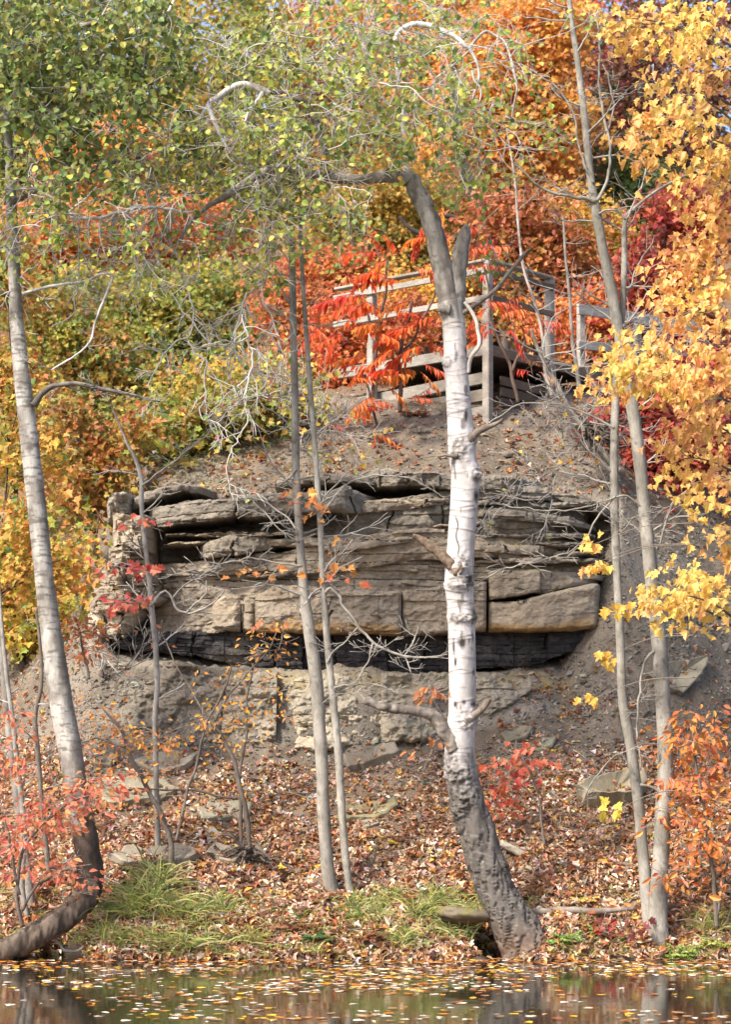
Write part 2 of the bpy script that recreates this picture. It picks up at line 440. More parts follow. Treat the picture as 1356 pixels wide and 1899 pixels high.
    mid = np.stack([X, Yf[:, 0] + .12 + top_y, zt + .02 * fbm(X * 4, seed, 0, 3, seed) + tilt * .3], -1)[:, None]
    V = np.concatenate([bk, mid, V, bk2], 1)
    m_ = V.shape[1]
    tone = np.clip(.5 + 1.0 * (_h(k, k * 0, k * 0 + 2, seed + 12) - .5) + .9 * r1 + .35 * r2, 0, 1)
    C = mixc(palette[1], palette[0], tone)
    C = mixc(C, palette[2], np.clip(smooth(.30, .49, L) * .5 + smooth(.15, .6, r2) * .35, 0, 1))
    C = mixc(C, PALE, smooth(.2, .6, fbm(Xg * 1.2, 5, Z * 1.6, 3, seed + 14)) * .4)
    C = mixc(C, A(.10, .085, .07), smooth(.15, .55, fbm(Xg * 6, 9, Z * .6, 3, seed + 15)) * streak)
    if ochre: C = mixc(C, OCH, ochre * smooth(.70, .9, t + .12 * r1) * smooth(-.5, .2, vn(Xg * 1.1, seed)))
    C = mixc(C, (.04, .033, .027), np.clip(groove * .75 * smooth(-.3, .2, r2 + r1), 0, 1))
    C = mixc(C, (.03, .025, .02), np.clip(crack * 1.1, 0, 1) * .8) * gain
    top = mixc((.20, .17, .13), (.30, .255, .195), smooth(-.3, .3, fbm(X * 3, seed, 0, 3, seed)))[:, None]
    C = np.concatenate([top, top, C, C[:, -1:] * .9], 1)
    nc = len(px)
    i = np.arange(nc - 1)[:, None] * m_; j = np.arange(m_ - 1)[None]
    q = np.stack([i + j, i + j + 1, i + m_ + j + 1, i + m_ + j], -1).reshape(-1, 4)
    acc.add(V.reshape(-1, 3), [q, np.arange(m_)[None, ::-1], (np.arange(m_) + (nc - 1) * m_)[None]], C.reshape(-1, 3))
rock = Thing('rock_outcrop', 'layered tan and grey sandstone ledge jutting from the slope above a black seam', 'rock outcrop', P(620, 1235, 30.3))
def bed_part(name, *layers, label=None):
    a = Acc()
    for l in layers:
        l = dict(l); bed_mesh(a, l.pop('c'), l.pop('seed'), **l)
    o = rock.part(a, name, M_rock, shade=False)
    if label: o['label'] = label
    return o
GP = (GREY, COLD, DGREY); TP = (TAN, MIDB, GREY); PP = (PALE, TAN, MIDB)
bed_part('cap_ledge',
    dict(c=[(262, 936, 974, 29.85), (300, 938, 976, 29.55), (430, 926, 958, 29.35), (540, 916, 951, 29.35), (640, 908, 951, 29.45), (700, 916, 948, 29.9)], seed=41, lam=.03, lays=7, rough=.10, depth=1.6, wob=5, ends=(.5, .5), endw=50, blk=110, palette=GP, tilt=.15),
    dict(c=[(228, 930, 950, 30.15), (262, 914, 932, 29.98), (330, 901, 912, 30.0), (385, 908, 914, 30.3)], seed=42, lam=.05, depth=1.0, wob=5, tilt=.1, blk=50, palette=GP),
    dict(c=[(505, 892, 901, 30.25), (560, 884, 896, 29.98), (640, 880, 894, 29.92), (700, 888, 899, 30.0)], seed=43, lam=.02, depth=1.2, wob=4, tilt=.1, blk=60, palette=GP),
    dict(c=[(668, 872, 899, 30.15), (740, 874, 900, 29.85), (850, 879, 904, 29.78), (960, 887, 904, 29.9), (1015, 895, 904, 30.3)], seed=44, lam=.05, lays=12, rough=.1, depth=1.3, wob=4, ends=(.5, .5), endw=60, tilt=.12, palette=GP),
    dict(c=[(590, 938, 952, 29.9), (700, 927, 949, 29.72), (800, 923, 938, 29.76), (850, 923, 934, 29.95)], seed=45, lam=.02, depth=1.2, wob=3, blk=55, palette=TP),
    dict(c=[(748, 800, 812, 32.15), (790, 792, 810, 31.98), (838, 799, 811, 32.15)], seed=48, lam=.03, depth=.6, wob=4, blk=40, palette=GP, tilt=.1),
    dict(c=[(905, 838, 846, 31.7), (960, 832, 846, 31.55), (1010, 842, 850, 31.7)], seed=49, lam=.03, depth=.6, wob=4, blk=40, palette=GP, tilt=.1),
    label='overhanging grey cap ledge with a dark hollow under it')
bed_part('shaly_recess',
    dict(c=[(262, 955, 1060, 30.4), (540, 940, 1035, 30.25), (640, 940, 1012, 29.95), (850, 905, 995, 29.88), (1000, 900, 1010, 30.0), (1110, 920, 1045, 30.5)], seed=51, lam=.05, lays=9, rough=.10, depth=.6, blk=150, blkamp=.02, palette=(GREY, COLD, DGREY), gain=.9))
bed_part('thin_bed',
    dict(c=[(272, 1046, 1070, 29.95), (400, 1036, 1064, 29.78), (520, 1020, 1058, 29.66), (640, 1000, 1050, 29.6), (740, 985, 1038, 29.56), (860, 985, 1032, 29.56), (1000, 992, 1042, 29.65), (1148, 1012, 1060, 30.2)], seed=52, lam=.045, lays=10, rough=.09, depth=1.0, wob=4, ends=(.3, .5), endw=60, blk=240, blkamp=.02, palette=TP),
    dict(c=[(585, 1014, 1024, 29.5), (700, 1001, 1011, 29.40), (790, 990, 999, 29.52)], seed=53, lam=.02, depth=.6, wob=3, palette=TP),
    dict(c=[(890, 1004, 1020, 29.52), (1010, 1013, 1029, 29.52), (1125, 1024, 1036, 29.9)], seed=54, lam=.03, depth=.6, wob=4, palette=TP),
    dict(c=[(880, 940, 956, 29.98), (970, 950, 966, 29.85), (1060, 960, 975, 29.95), (1120, 972, 984, 30.3)], seed=46, lam=.04, depth=.8, wob=4, palette=GP),
    dict(c=[(1010, 905, 915, 30.3), (1080, 925, 938, 30.2), (1150, 945, 958, 30.25)], seed=47, lam=.04, depth=.8, wob=4, palette=GP))
bed_part('laminated_bed',
    dict(c=[(272, 1066, 1174, 30.0), (400, 1060, 1174, 29.9), (480, 1054, 1150, 29.85), (620, 1046, 1120, 29.78), (760, 1034, 1105, 29.75), (905, 1028, 1080, 29.75), (1040, 1036, 1085, 29.8), (1150, 1052, 1100, 30.3)], seed=55, lam=.04, lays=11, rough=.10, depth=1.0, wob=4, ends=(.3, .6), endw=60, blk=260, blkamp=.02, palette=(A(.29, .24, .185), MIDB, COLD), lines=.5))
bed_part('massive_bed',
    dict(c=[(384, 1122, 1166, 29.82), (415, 1102, 1168, 29.7), (445, 1098, 1170, 29.7)], seed=56, lam=.02, lays=4, rough=.08, depth=.9, rnd=.05, ends=(.2, .06), endw=14, wob=3, chip=.09, palette=TP),
    dict(c=[(448, 1104, 1170, 29.74), (470, 1090, 1172, 29.68)], seed=57, lam=.02, lays=4, rough=.06, depth=.9, rnd=.05, ends=(.06, .06), endw=8, wob=3, chip=.09, palette=TP),
    dict(c=[(472, 1098, 1172, 29.72), (520, 1084, 1172, 29.62), (600, 1090, 1174, 29.55), (680, 1094, 1174, 29.54), (745, 1096, 1174, 29.56)], seed=58, lam=.045, lays=5, rough=.10, depth=.9, rnd=.05, ends=(.06, .05), endw=8, wob=4, chip=.08, ochre=.7, blk=300, blkamp=.02, joints=((610, 2, .05, .5, 1),), palette=TP),
    dict(c=[(747, 1094, 1174, 29.57), (830, 1084, 1171, 29.53), (905, 1076, 1168, 29.54)], seed=59, lam=.045, lays=5, rough=.10, depth=.9, rnd=.05, ends=(.04, .06), endw=8, wob=4, chip=.08, ochre=.9, blk=300, blkamp=.02, palette=TP),
    dict(c=[(908, 1112, 1168, 29.56), (960, 1113, 1168, 29.50), (1010, 1100, 1168, 29.48), (1060, 1088, 1167, 29.52), (1104, 1079, 1163, 29.6), (1122, 1080, 1154, 29.75)], seed=60, lam=.012, lays=4, rough=.07, depth=.9, rnd=.05, ends=(.05, .3), endw=14, wob=3, chip=.06, ochre=.8, blk=300, lines=.2, streak=.2, palette=(A(.40, .335, .25), TAN, TAN)),
    dict(c=[(908, 1058, 1111, 29.62), (1010, 1056, 1098, 29.56), (1062, 1062, 1086, 29.6), (1120, 1068, 1077, 29.85)], seed=61, lam=.035, lays=7, rough=.08, depth=.9, rnd=.03, ends=(.05, .3), endw=18, wob=3, blk=110, palette=TP),
    label='pale tan sandstone blocks split by upright joints')
bed_part('buttress',
    dict(c=[(196, 958, 1012, 29.9), (218, 950, 1012, 29.6), (262, 952, 1015, 29.55), (284, 958, 1018, 29.8)], seed=71, lam=.07, lays=8, rough=.2, depth=1.4, ends=(.5, .3), endw=18, blk=28, wob=7, chip=.15, blkamp=.1, palette=PP),
    dict(c=[(190, 1012, 1046, 30.0), (225, 1012, 1046, 29.7), (285, 1014, 1050, 29.8)], seed=72, lam=.10, lays=17, rough=.15, depth=1.3, ends=(.4, .3), endw=20, blk=34, wob=5, palette=TP),
    dict(c=[(166, 1066, 1078, 30.15), (200, 1046, 1084, 29.65), (250, 1044, 1082, 29.5), (290, 1050, 1084, 29.7)], seed=73, lam=.05, lays=7, rough=.2, depth=1.3, ends=(.5, .3), endw=24, blk=36, wob=6, chip=.14, blkamp=.09, palette=PP),
    dict(c=[(150, 1102, 1132, 30.25), (180, 1082, 1134, 29.8), (230, 1082, 1130, 29.55), (290, 1084, 1118, 29.6), (316, 1088, 1106, 29.85)], seed=74, lam=.10, lays=15, rough=.15, depth=1.3, ends=(.4, .3), endw=24, blk=40, wob=6, palette=TP),
    dict(c=[(144, 1134, 1158, 30.35), (180, 1132, 1176, 29.9), (225, 1128, 1180, 29.65), (244, 1126, 1160, 29.7), (264, 1124, 1136, 29.8)], seed=75, lam=.08, lays=9, rough=.2, depth=1.2, ends=(.4, .2), endw=20, blk=32, wob=6, chip=.14, palette=PP),
    dict(c=[(184, 935, 960, 30.15), (212, 914, 956, 29.95), (245, 918, 955, 30.0)], seed=76, lam=.1, lays=14, rough=.25, depth=1.1, ends=(.3, .3), endw=16, blk=16, wob=9, chip=.2, palette=(A(.36, .335, .30), GREY, DGREY)),
    label='crumbling pale buttress of thin ledges at the end of the outcrop')
lr = np.random.default_rng(88)
_led = []
for k in range(46):
    x0 = lr.uniform(285, 1040); w_ = lr.uniform(90, 330); x1 = min(x0 + w_, 1125)
    lev = lr.choice([0, 1, 2, 3], p=[.15, .25, .35, .25])
    y0 = (lr.uniform(990, 1040), lr.uniform(905, 985), lr.uniform(1040, 1090), lr.uniform(985, 1040))[lev] + 12 * (x0 > 900) - 8 * (x0 > 600) * (lev == 2)
    if lev == 1 and x0 < 620: continue
    th_ = lr.uniform(3.5, 10); sl_ = lr.uniform(-.06, .03) * (x1 - x0)
    Yb = (30.2, 29.84, 29.72, 29.56)[lev] + lr.uniform(-.08, .06) + .25 * max(0, (x0 - 980) / 150)
    _led.append(dict(c=[(x0, y0, y0 + th_ * .6, Yb + .12), ((x0 + x1) / 2, y0 + sl_ * .5 - 2, y0 + sl_ * .5 + th_, Yb), (x1, y0 + sl_, y0 + sl_ + th_ * .6, Yb + .14)], seed=300 + k, lam=.015, rough=.12, depth=.7, blk=150, blkamp=.025,
        ends=(.2, .2), endw=20, wob=3.5, palette=TP if lr.random() < .55 else (GP if lr.random() < .6 else PP)))
bed_part('thin_ledge', *_led)
COAL, COAL2, COAL3 = A(.035, .031, .032), A(.062, .057, .058), A(.16, .145, .135)
bed_part('coal_seam',
    dict(c=[(196, 1186, 1198, 30.0), (260, 1176, 1206, 30.0), (420, 1168, 1228, 29.95), (600, 1168, 1246, 29.95), (830, 1166, 1246, 29.92), (980, 1164, 1236, 29.88), (1060, 1164, 1212, 29.9), (1112, 1160, 1180, 30.0)], seed=81, lam=.05, lays=16, rough=.10, depth=.6, palette=(COAL2, COAL, COAL3), wob=7, ends=(.1, .1), blk=50, blkamp=.04, streak=.2),
    label='black coal seam recessed under the sandstone')
SH1, SH2 = A(.28, .245, .19), A(.21, .18, .14)
bed_part('shale_face',
    dict(c=[(140, 1235, 1395, 30.0), (190, 1215, 1398, 29.6), (330, 1226, 1398, 29.5), (420, 1240, 1402, 29.45), (516, 1246, 1398, 29.42)], seed=91, lam=.035, lays=4, rough=.30, depth=.8, slope=-.55, wob=7, blk=120, blkamp=.03, palette=(SH1, SH2, COLD), ends=(.4, .05), endw=50, rnd=.10, lines=.35, streak=.15, chip=.1),
    dict(c=[(521, 1246, 1392, 29.40), (600, 1246, 1392, 29.36), (700, 1246, 1386, 29.40), (830, 1246, 1366, 29.50), (930, 1244, 1320, 29.66), (1020, 1238, 1270, 29.95)], seed=92, lam=.04, lays=4, rough=.26, depth=.8, slope=-.5, wob=6, blk=160, blkamp=.04, palette=(A(.38, .32, .225), SH1, SH2), ends=(.05, .4), endw=40, rnd=.10, lines=.35, streak=.12, chip=.08),
    label='smooth pale grey shale face below the black seam')

# ------------------------------------------------------------------ leaves
def leaf_template(half, fold=.25, curl=.25):
    """half outline from stalk to tip (x >= 0) -> vertices (x, y, height) and two faces sharing the midrib"""
    h = np.asarray(half, float)
    n = len(h)
    V = np.vstack([h, h[1:-1] * A(-1, 1)])
    z = fold * np.abs(V[:, 0]) - curl * (V[:, 1] - .3) ** 2
    r = list(range(n)); l = [0] + list(range(n, n + n - 2)) + [n - 1]
    return np.column_stack([V, z]), np.array([r, l[::-1]])
T_MAPLE_C = leaf_template([(0, 0), (.16, -.06), (.46, .06), (.30, .22), (.62, .44), (.40, .48), (.36, .62), (.17, .60), (.20, .78), (0, 1.05)], .5, .6)
T_MAPLE = leaf_template([(0, 0), (.16, -.06), (.46, .06), (.30, .22), (.62, .44), (.40, .48), (.36, .62), (.17, .60), (.20, .78), (0, 1.05)])
T_MAPLE_LO = leaf_template([(0, 0), (.42, .02), (.28, .24), (.56, .48), (.2, .56), (0, 1)])
T_ROUND = leaf_template([(0, 0), (.28, .06), (.46, .3), (.42, .6), (.2, .84), (0, 1)], .18, .2)
T_LENS = leaf_template([(0, 0), (.16, .2), (.25, .5), (.14, .8), (0, 1)], .4, .35)
T_OAK = leaf_template([(0, 0), (.10, .12), (.24, .22), (.14, .34), (.36, .46), (.18, .58), (.32, .74), (.12, .82), (0, 1)], .3, .4)
T_KITE = leaf_template([(0, 0), (.42, .42), (0, 1)], .3, .2)
T_DRY = leaf_template([(0, 0), (.34, .02), (.24, .25), (.5, .5), (.18, .62), (0, 1)], .7, .9)

def scatter(acc, pos, tip, nrm, size, col, tmpl, flat=1.):
    pos, tip, nrm = np.asarray(pos, float), np.asarray(tip, float), np.asarray(nrm, float)
    n = len(pos)
    if n == 0: return
    t = norm(tip); s = norm(np.cross(t, nrm)); u = np.cross(s, t)
    size = np.broadcast_to(np.asarray(size, float), (n,))[:, None, None]
    tv, tf = tmpl
    V = pos[:, None] + size * (s[:, None] * tv[None, :, :1] + t[:, None] * tv[None, :, 1:2] + u[:, None] * tv[None, :, 2:] * flat)
    k = len(tv)
    faces = (tf[None] + (np.arange(n) * k)[:, None, None]).reshape(-1, tf.shape[1])
    acc.add(V.reshape(-1, 3), faces, np.repeat(np.asarray(col, float), k, axis=0))

YEL, GOLD, ORG, RORG, RED = A(.72, .44, .035), A(.60, .32, .03), A(.62, .21, .03), A(.56, .105, .028), A(.40, .04, .028)
BURG, RUST, GRN, LIME, DGRN, OLIVE = A(.17, .028, .03), A(.33, .10, .03), A(.12, .19, .035), A(.33, .36, .035), A(.055, .095, .04), A(.24, .21, .03)
SALMON, PINK, BROWN, SUM = A(.62, .20, .09), A(.60, .14, .09), A(.20, .085, .04), A(.66, .105, .025)
TANL, PALEL, CREAM = A(.42, .23, .11), A(.60, .44, .32), A(.72, .62, .5)
def pal(mix, n, r, jit=.16):
    c = np.array([m_[0] for m_ in mix]); w = np.array([m_[1] for m_ in mix], float)
    k = r.choice(len(mix), n, p=w / w.sum())
    k2 = r.choice(len(mix), n, p=w / w.sum())
    t = (r.random(n) ** 2 * .5)[:, None]
    c = c * .88 + c.mean(1, keepdims=True) * .12
    return np.clip((c[k] * (1 - t) + c[k2] * t) * np.exp(r.normal(0, jit, (n, 1))) * np.exp(r.normal(0, jit * .35, (n, 3))), .004, .9)

LEAN = A(-.25, -.75, .55)          # crowns turn their leaves to the open water and the light
def leaf_pose(n, r, spread=.7, down=.6):
    nrm = norm(LEAN + r.normal(0, spread, (n, 3)))
    tip = r.normal(0, 1, (n, 3)) * A(1, .7, .5) + A(0, -.1, -down)
    tip = norm(tip - nrm * (tip * nrm).sum(1, keepdims=True))
    return tip, nrm
def clump_leaves(acc, c, rad, n, mix, size, tmpl, r, spread=.7, down=.6, own=None):
    """one spray of leaves: a flattened, slightly drooping puff"""
    o = r.normal(0, 1, (n, 3)) * A(1, 1, .42) * rad * .55
    o[:, 2] -= (o[:, 0] ** 2 + o[:, 1] ** 2) / rad * .35
    tip, nrm = leaf_pose(n, r, spread, down)
    out = norm(o * A(1, 1, .2) + 1e-6)
    tip = norm(tip + out * .7)
    C = pal(mix, n, r)
    if own is not None: C = C * .45 + own * .55 * np.exp(r.normal(0, .18, (n, 1)))
    scatter(acc, c + o, tip, nrm, size * np.exp(r.normal(0, .22, n)), C, tmpl)

def grow(acc, p, d, L, r0, depth, r, wig=.22, droop=0., kids=4, seg=.06, col=(.4, .36, .32), sides=5, tips=None, spread=.9, rmin=.0028):
    n = max(3, int(L / seg)); pts = [np.array(p)]; d = norm(d); ds = []
    for i_ in range(n):
        d = norm(d + r.normal(0, wig, 3) * A(1, .8, 1) + A(0, 0, -droop))
        pts.append(pts[-1] + d * L / n); ds.append(d)
    rad = np.maximum(np.linspace(r0, r0 * .4, n + 1), rmin)
    c = np.asarray(col) * math.exp(r.normal(0, .14))
    addtube(acc, np.array(pts), rad, sides if r0 > .006 else 4, c)
    if tips is not None and depth <= 1:
        for k in range(1, n): tips.append((pts[k + 1], ds[k]))
    if depth > 0:
        for k in range(kids):
            t = r.uniform(.2, .95); q_ = min(n - 1, int(t * n))
            b_ = r.normal(0, 1, 3) * A(1, .7, 1); b_ = norm(b_ - ds[q_] * (b_ @ ds[q_]))
            grow(acc, pts[q_], ds[q_] + b_ * spread, L * r.uniform(.3, .62), rad[q_] * .62, depth - 1, r, wig, droop, max(2, kids - 1), seg, col, sides, tips, spread, rmin)
def bark_fn(c1, c2, sc=(9, 9, 3), dark=None, seed=0, side_dark=.0):
    def f(V):
        n_ = fbm(V[..., 0] * sc[0], V[..., 1] * sc[1], V[..., 2] * sc[2], 4, seed)
        C = mixc(c1, c2, smooth(-.35, .35, n_))
        if dark is not None:
            C = mixc(C, dark, smooth(.25, .5, fbm(V[..., 0] * 22, V[..., 1] * 22, V[..., 2] * 14, 3, seed + 3)) * .6)
        return C
    return f
def rough_disp(amp, sc=12., seed=0, zs=.5):
    return lambda V, th, r: r[:, None] * amp * fbm(V[..., 0] * sc, V[..., 1] * sc, V[..., 2] * sc * zs, 4, seed)
GREYB, PALEB, DARKB = A(.30, .27, .235), A(.44, .41, .37), A(.11, .09, .075)

# ------------------------------------------------------------------ fallen leaves on the ground (one carpet, nobody could count it)
r = np.random.default_rng(5)
def density(px, py):
    n1 = fbm(px / 90., py / 40., 0, 4, 61); n2 = fbm(px / 28., py / 14., 0, 3, 62)
    d = smooth(1375, 1450, py) * (.42 + .75 * smooth(-.3, .25, n1 + .5 * n2))
    d = d * (1 - .85 * smooth(.05, .3, n1) * smooth(1600, 1500, py) * smooth(1100, 900, px) * (py < 1520))
    d = d * (1 - .75 * np.exp(-((px - 525) / 60) ** 2 - ((py - 1640) / 28) ** 2))
    d = d * (1 - .6 * np.exp(-((px - 700) / 90) ** 2 - ((py - 1440) / 35) ** 2))
    right = smooth(900, 1010, px + (py - 1300) * .6) * smooth(1040, 1150, py)
    d = np.maximum(d, right * (.10 + .9 * smooth(.08, .3, n1 + .6 * n2)) * smooth(1100, 1330, py + 60 * n1))
    left = smooth(170, 110, px + (1250 - py) * .1) * smooth(1150, 1220, py)
    d = np.maximum(d, left * .9)
    top = smooth(955, 900, py) * smooth(560, 700, py)
    d = np.maximum(d, top * (.16 + .8 * smooth(-.05, .25, n1 + .4 * n2) + .4 * (px < 620) * smooth(-.2, .2, n1)))
    d = np.maximum(d, .9 * (py < 700) )
    d = np.maximum(d, .022)
    return d
N = 70000
lx = r.uniform(-60, 1420, N); ly = np.where(r.random(N) < .74, r.uniform(1370, 1805, N), r.uniform(640, 1400, N))
keep = r.random(N) < density(lx, ly)
lx, ly = lx[keep], ly[keep]
lY = hit(lx, ly)
_hol = np.maximum(np.exp(-(((lx - W / 2) / F * lY - P(922, 0, 25.6)[0]) / .22) ** 2 - ((lY - 25.5) / .4) ** 2), np.exp(-(((lx - W / 2) / F * lY - P(118, 0, 25.5)[0]) / .24) ** 2 - ((lY - 25.5) / .4) ** 2))
keep = (ground_z(lx, lY) > .008) & (_hol < .35) & (lY < 40) & ~((lY > 30.2) & (lY < 30.98) & (lx > 180) & (lx < 1120))
lx, ly, lY = lx[keep], ly[keep], lY[keep]
n = len(lx)
X_ = (lx - W / 2) / F * lY
pos = np.stack([X_, lY, ground_z(lx, lY) + r.uniform(.004, .035, n)], 1)
nrm = norm(A(0, -.42, .9) + r.normal(0, .38, (n, 3)))
tip = r.normal(0, 1, (n, 3)); tip = norm(tip - nrm * (tip * nrm).sum(1, keepdims=True))
C = pal([(TANL, 5), (PALEL, 4), (RUST, 2.6), (A(.30, .16, .085), 4), (BROWN, 2.6), (A(.5, .2, .06), 1.2), (GOLD, .8), (CREAM, 1.4), (YEL, .5)], n, r, .22)
hi_ = (ly < 1370)[:, None]
C = np.where(hi_, pal([(RUST, 4), (BROWN, 3), (TANL, 3), (PALEL, 1), (ORG, 1.2), (YEL, .4)], n, r, .2), C)
la = Acc()
big = r.random(n) < .5
sz = r.uniform(.035, .10, n) * (1 + .25 * smooth(1480, 1640, ly))
for m_, T in ((big, T_DRY), (~big, T_LENS)):
    scatter(la, pos[m_], tip[m_], nrm[m_], sz[m_] * (1 if T is T_DRY else .95), C[m_], T, 1.)
lit = la.build('leaf_litter', M_dry, shade=False); lit['kind'] = 'stuff'

# ------------------------------------------------------------------ floating leaves: the nearest 300 one by one, the rest as one carpet
tones = [('pale cream', CREAM, 5.0), ('yellow', YEL, 2.2), ('tan', TANL, 2.6), ('orange', ORG, 1.8), ('rusty brown', RUST, 1.4)]
NW = 4300
wy = 17.8 + 7.3 * r.random(NW) ** .62
wx = r.uniform(-3.6, 3.6, NW) * wy / 21.
cl = fbm(wx * 1.1, wy * .6, 0, 3, 77)
ok = r.random(NW) < np.clip((.16 + .24 * (wx > .2) + 2.0 * cl) + 1.5 * smooth(24.1, 24.8, wy), .05, 1)
wx, wy = wx[ok], wy[ok]
n = len(wx)
kind_ = r.choice(5, n, p=np.array([t[2] for t in tones]) / sum(t[2] for t in tones))
near_bank = wy > 24.2
kind_ = np.where(near_bank & (r.random(n) < .6), r.choice([2, 3, 4], n), kind_)
order = np.argsort(wy)
fm = {}
def one_leaf(T, c, name):
    a = Acc()
    scatter(a, A([0, -.5, .0]), A([0, 1., 0]), A([0, 0, 1.]), 1., A(c), T, .22)
    o = a.build(name, M_dry, shade=False)
    me = o.data; bpy.data.objects.remove(o)
    return me
for k, (nm, c, w_) in enumerate(tones):
    fm[k] = [one_leaf(T, c * f_, 'floating_leaf') for T in (T_MAPLE, T_ROUND, T_LENS) for f_ in (.85, 1.1)]
LB = {0: 'pale cream fallen leaf lying flat on the dark pond water', 1: 'bright yellow fallen leaf floating on the dark pond water', 2: 'tan fallen leaf floating on the dark pond water',
      3: 'orange fallen leaf floating on the dark pond water', 4: 'rusty brown fallen leaf floating on the dark pond water'}
for c_, i_ in enumerate(order[:300]):
    k = int(kind_[i_])
    o = bpy.data.objects.new('floating_leaf', fm[k][int(r.integers(6))])
    s_ = float(r.uniform(.055, .105))
    o.location = (wx[i_], wy[i_], .006 + .004 * r.random()); o.scale = (s_, s_, s_)
    o.rotation_euler = (r.normal(0, .03), r.normal(0, .03), r.uniform(0, 6.28))
    COL.objects.link(o)
    tag(o, LB[k], 'leaf', f'{tones[k][0]} leaves afloat on the pond')
rest = order[300:]
n = len(rest)
fa = Acc()
fc = np.array([t[1] for t in tones])[kind_[rest]] * np.exp(r.normal(0, .18, (n, 1)))
nrm = norm(A(0, 0, 1) + r.normal(0, .03, (n, 3)))
tip = r.normal(0, 1, (n, 3)); tip = norm(tip - nrm * (tip * nrm).sum(1, keepdims=True))
pos = np.stack([wx[rest], wy[rest], .006 + .006 * r.random(n)], 1)
half = r.random(n) < .5
scatter(fa, pos[half], tip[half], nrm[half], r.uniform(.05, .10, half.sum()), fc[half], T_MAPLE_LO, .2)
scatter(fa, pos[~half], tip[~half], nrm[~half], r.uniform(.05, .10, (~half).sum()), fc[~half], T_ROUND, .2)
fl = fa.build('floating_leaf_litter', M_dry, shade=False); fl['kind'] = 'stuff'

# ------------------------------------------------------------------ wooden deck on the slope
def zat(py, Y): return CAMZ + (HZ - py) / F * Y
dk = Thing('wooden_deck', 'weathered grey wooden viewing deck with rails above the rock outcrop', 'deck', P(905, 740, 32.3))
Cn, An, Bn = P(905, 0, 32.3)[:2], P(690, 0, 33.7)[:2], P(1020, 0, 33.4)[:2]
An2 = Cn + (An - Cn) * 1.32; Bn2 = Cn + (Bn - Cn) * 2.1
zdk, zrail = zat(640, 32.3), zat(487, 32.3)
W1, W2, W3 = A(.32, .29, .25), A(.22, .19, .155), A(.14, .105, .075)  # W3 for the right side: its shade put into the wood colour
def at2(p, z): return A(p[0], p[1], z)
for (p, py1) in ((Cn, 745), (An, 760), (Bn, 715)):
    a = Acc()
    zb_ = float(ground_z(p[0] / p[1] * F + W / 2, p[1])) - .3
    box(a, (p[0], p[1], (zrail + zb_) / 2 + .02), .12, .12, zrail - zb_ + .04, .85, W1 * rng.uniform(.9, 1.05), .012)
    dk.part(a, 'post', M_wood, shade=False)
for (p, q_, c) in ((Cn, An, W1), (Cn, Bn, W3), (An, An2, W1)):
    for k, (name, dz, h, w, cc) in enumerate((('rail_cap', .03, .035, .15, W1), ('top_rail', -.12, .085, .04, c), ('middle_rail', -.52, .085, .04, c))):
        a = Acc()
        off = .075 * norm(A(-(q_ - p)[1], (q_ - p)[0])) * (1 if (p is Cn and q_ is Bn) or True else 1)
        off = off if off[1] < 0 else -off
        e_ = norm(q_ - p) * (.07 if k else 0)
        beam(a, at2(p + (off if k else 0) - 0 * e_, zrail + dz), at2(q_ + (off if k else 0) + e_ * 0, zrail + dz), h, w, cc * rng.uniform(.9, 1.05))
        dk.part(a, name, M_wood, shade=False)
a = Acc()
u1, u2 = An2 - Cn, Bn2 - Cn
nb = 26
for k in range(nb):
    s0 = Cn + u2 * (k + .5) / nb
    beam(a, at2(s0, zdk), at2(s0 + u1, zdk), .04, np.linalg.norm(u2) / nb - .012, W2 * rng.uniform(.8, 1.15))
dk.part(a, 'decking', M_wood, shade=False)
for (p, q_) in ((Cn, An2), (Cn, Bn2)):
    a = Acc(); o_ = .03 * norm(A(-(q_ - p)[1], (q_ - p)[0])); o_ = o_ if o_[1] < 0 else -o_
    beam(a, at2(p + o_, zdk - .08), at2(q_ + o_, zdk - .08), .14, .045, W1 * .85 if q_ is An2 else W3 * 1.2)
    dk.part(a, 'rim_joist', M_wood, shade=False)
for k, dz in enumerate((.42, .66, .9)):      # the crib of boards under the deck
    a = Acc(); o_ = A(.1, .14) * (k * -.3 + 1)
    beam(a, at2(Cn + u1 * .02 + o_, zdk - dz - .02 * k), at2(Cn + u1 * .9 + o_, zdk - dz - .1), .17, .06, (W1 * .8, W2, W1 * .7)[k])
    dk.part(a, 'retaining_board', M_wood, shade=False)
a = Acc()
for k in range(4):
    beam(a, at2(Cn + u2 * .05 + A(.1, .2), zdk - .45 - .16 * k), at2(Cn + u2 * .8 + A(.1, .2), zdk - .5 - .16 * k), .13, .05, W3 * rng.uniform(.7, 1))
dk.part(a, 'skirt_boarding', M_wood, shade=False)
a = Acc()      # sagging wire infill between the corner post and the next
for k in range(9):
    t0 = k / 8
    for s_ in (-1, 1):
        t1 = np.clip(t0 + s_ * .28, 0, 1)
        p0, p1 = Cn + (Bn - Cn) * t0, Cn + (Bn - Cn) * t1
        addtube(a, np.array([at2(p0, zrail - .14), at2((p0 + p1) / 2, zrail - .4), at2(p1, zrail - .62)]), .004, 4, A(.25, .24, .22))
dk.part(a, 'wire_mesh', M_wood, shade=False)
st = Thing('stair_rail', 'short run of pale wooden stair railing beyond the twin grey trunks', 'railing', P(1080, 660, 34.6))
q0, q1 = P(1072, 0, 34.6)[:2], P(1300, 0, 36.5)[:2]
for nm, z0, z1, h in (('top_rail', 573, 572, .16), ('lower_rail', 640, 622, .13)):
    a = Acc(); beam(a, at2(q0, zat(z0, 34.6)), at2(q1, zat(z1 - 12, 34.6)), h, .05, W1 * 1.1); st.part(a, nm, M_wood, shade=False)
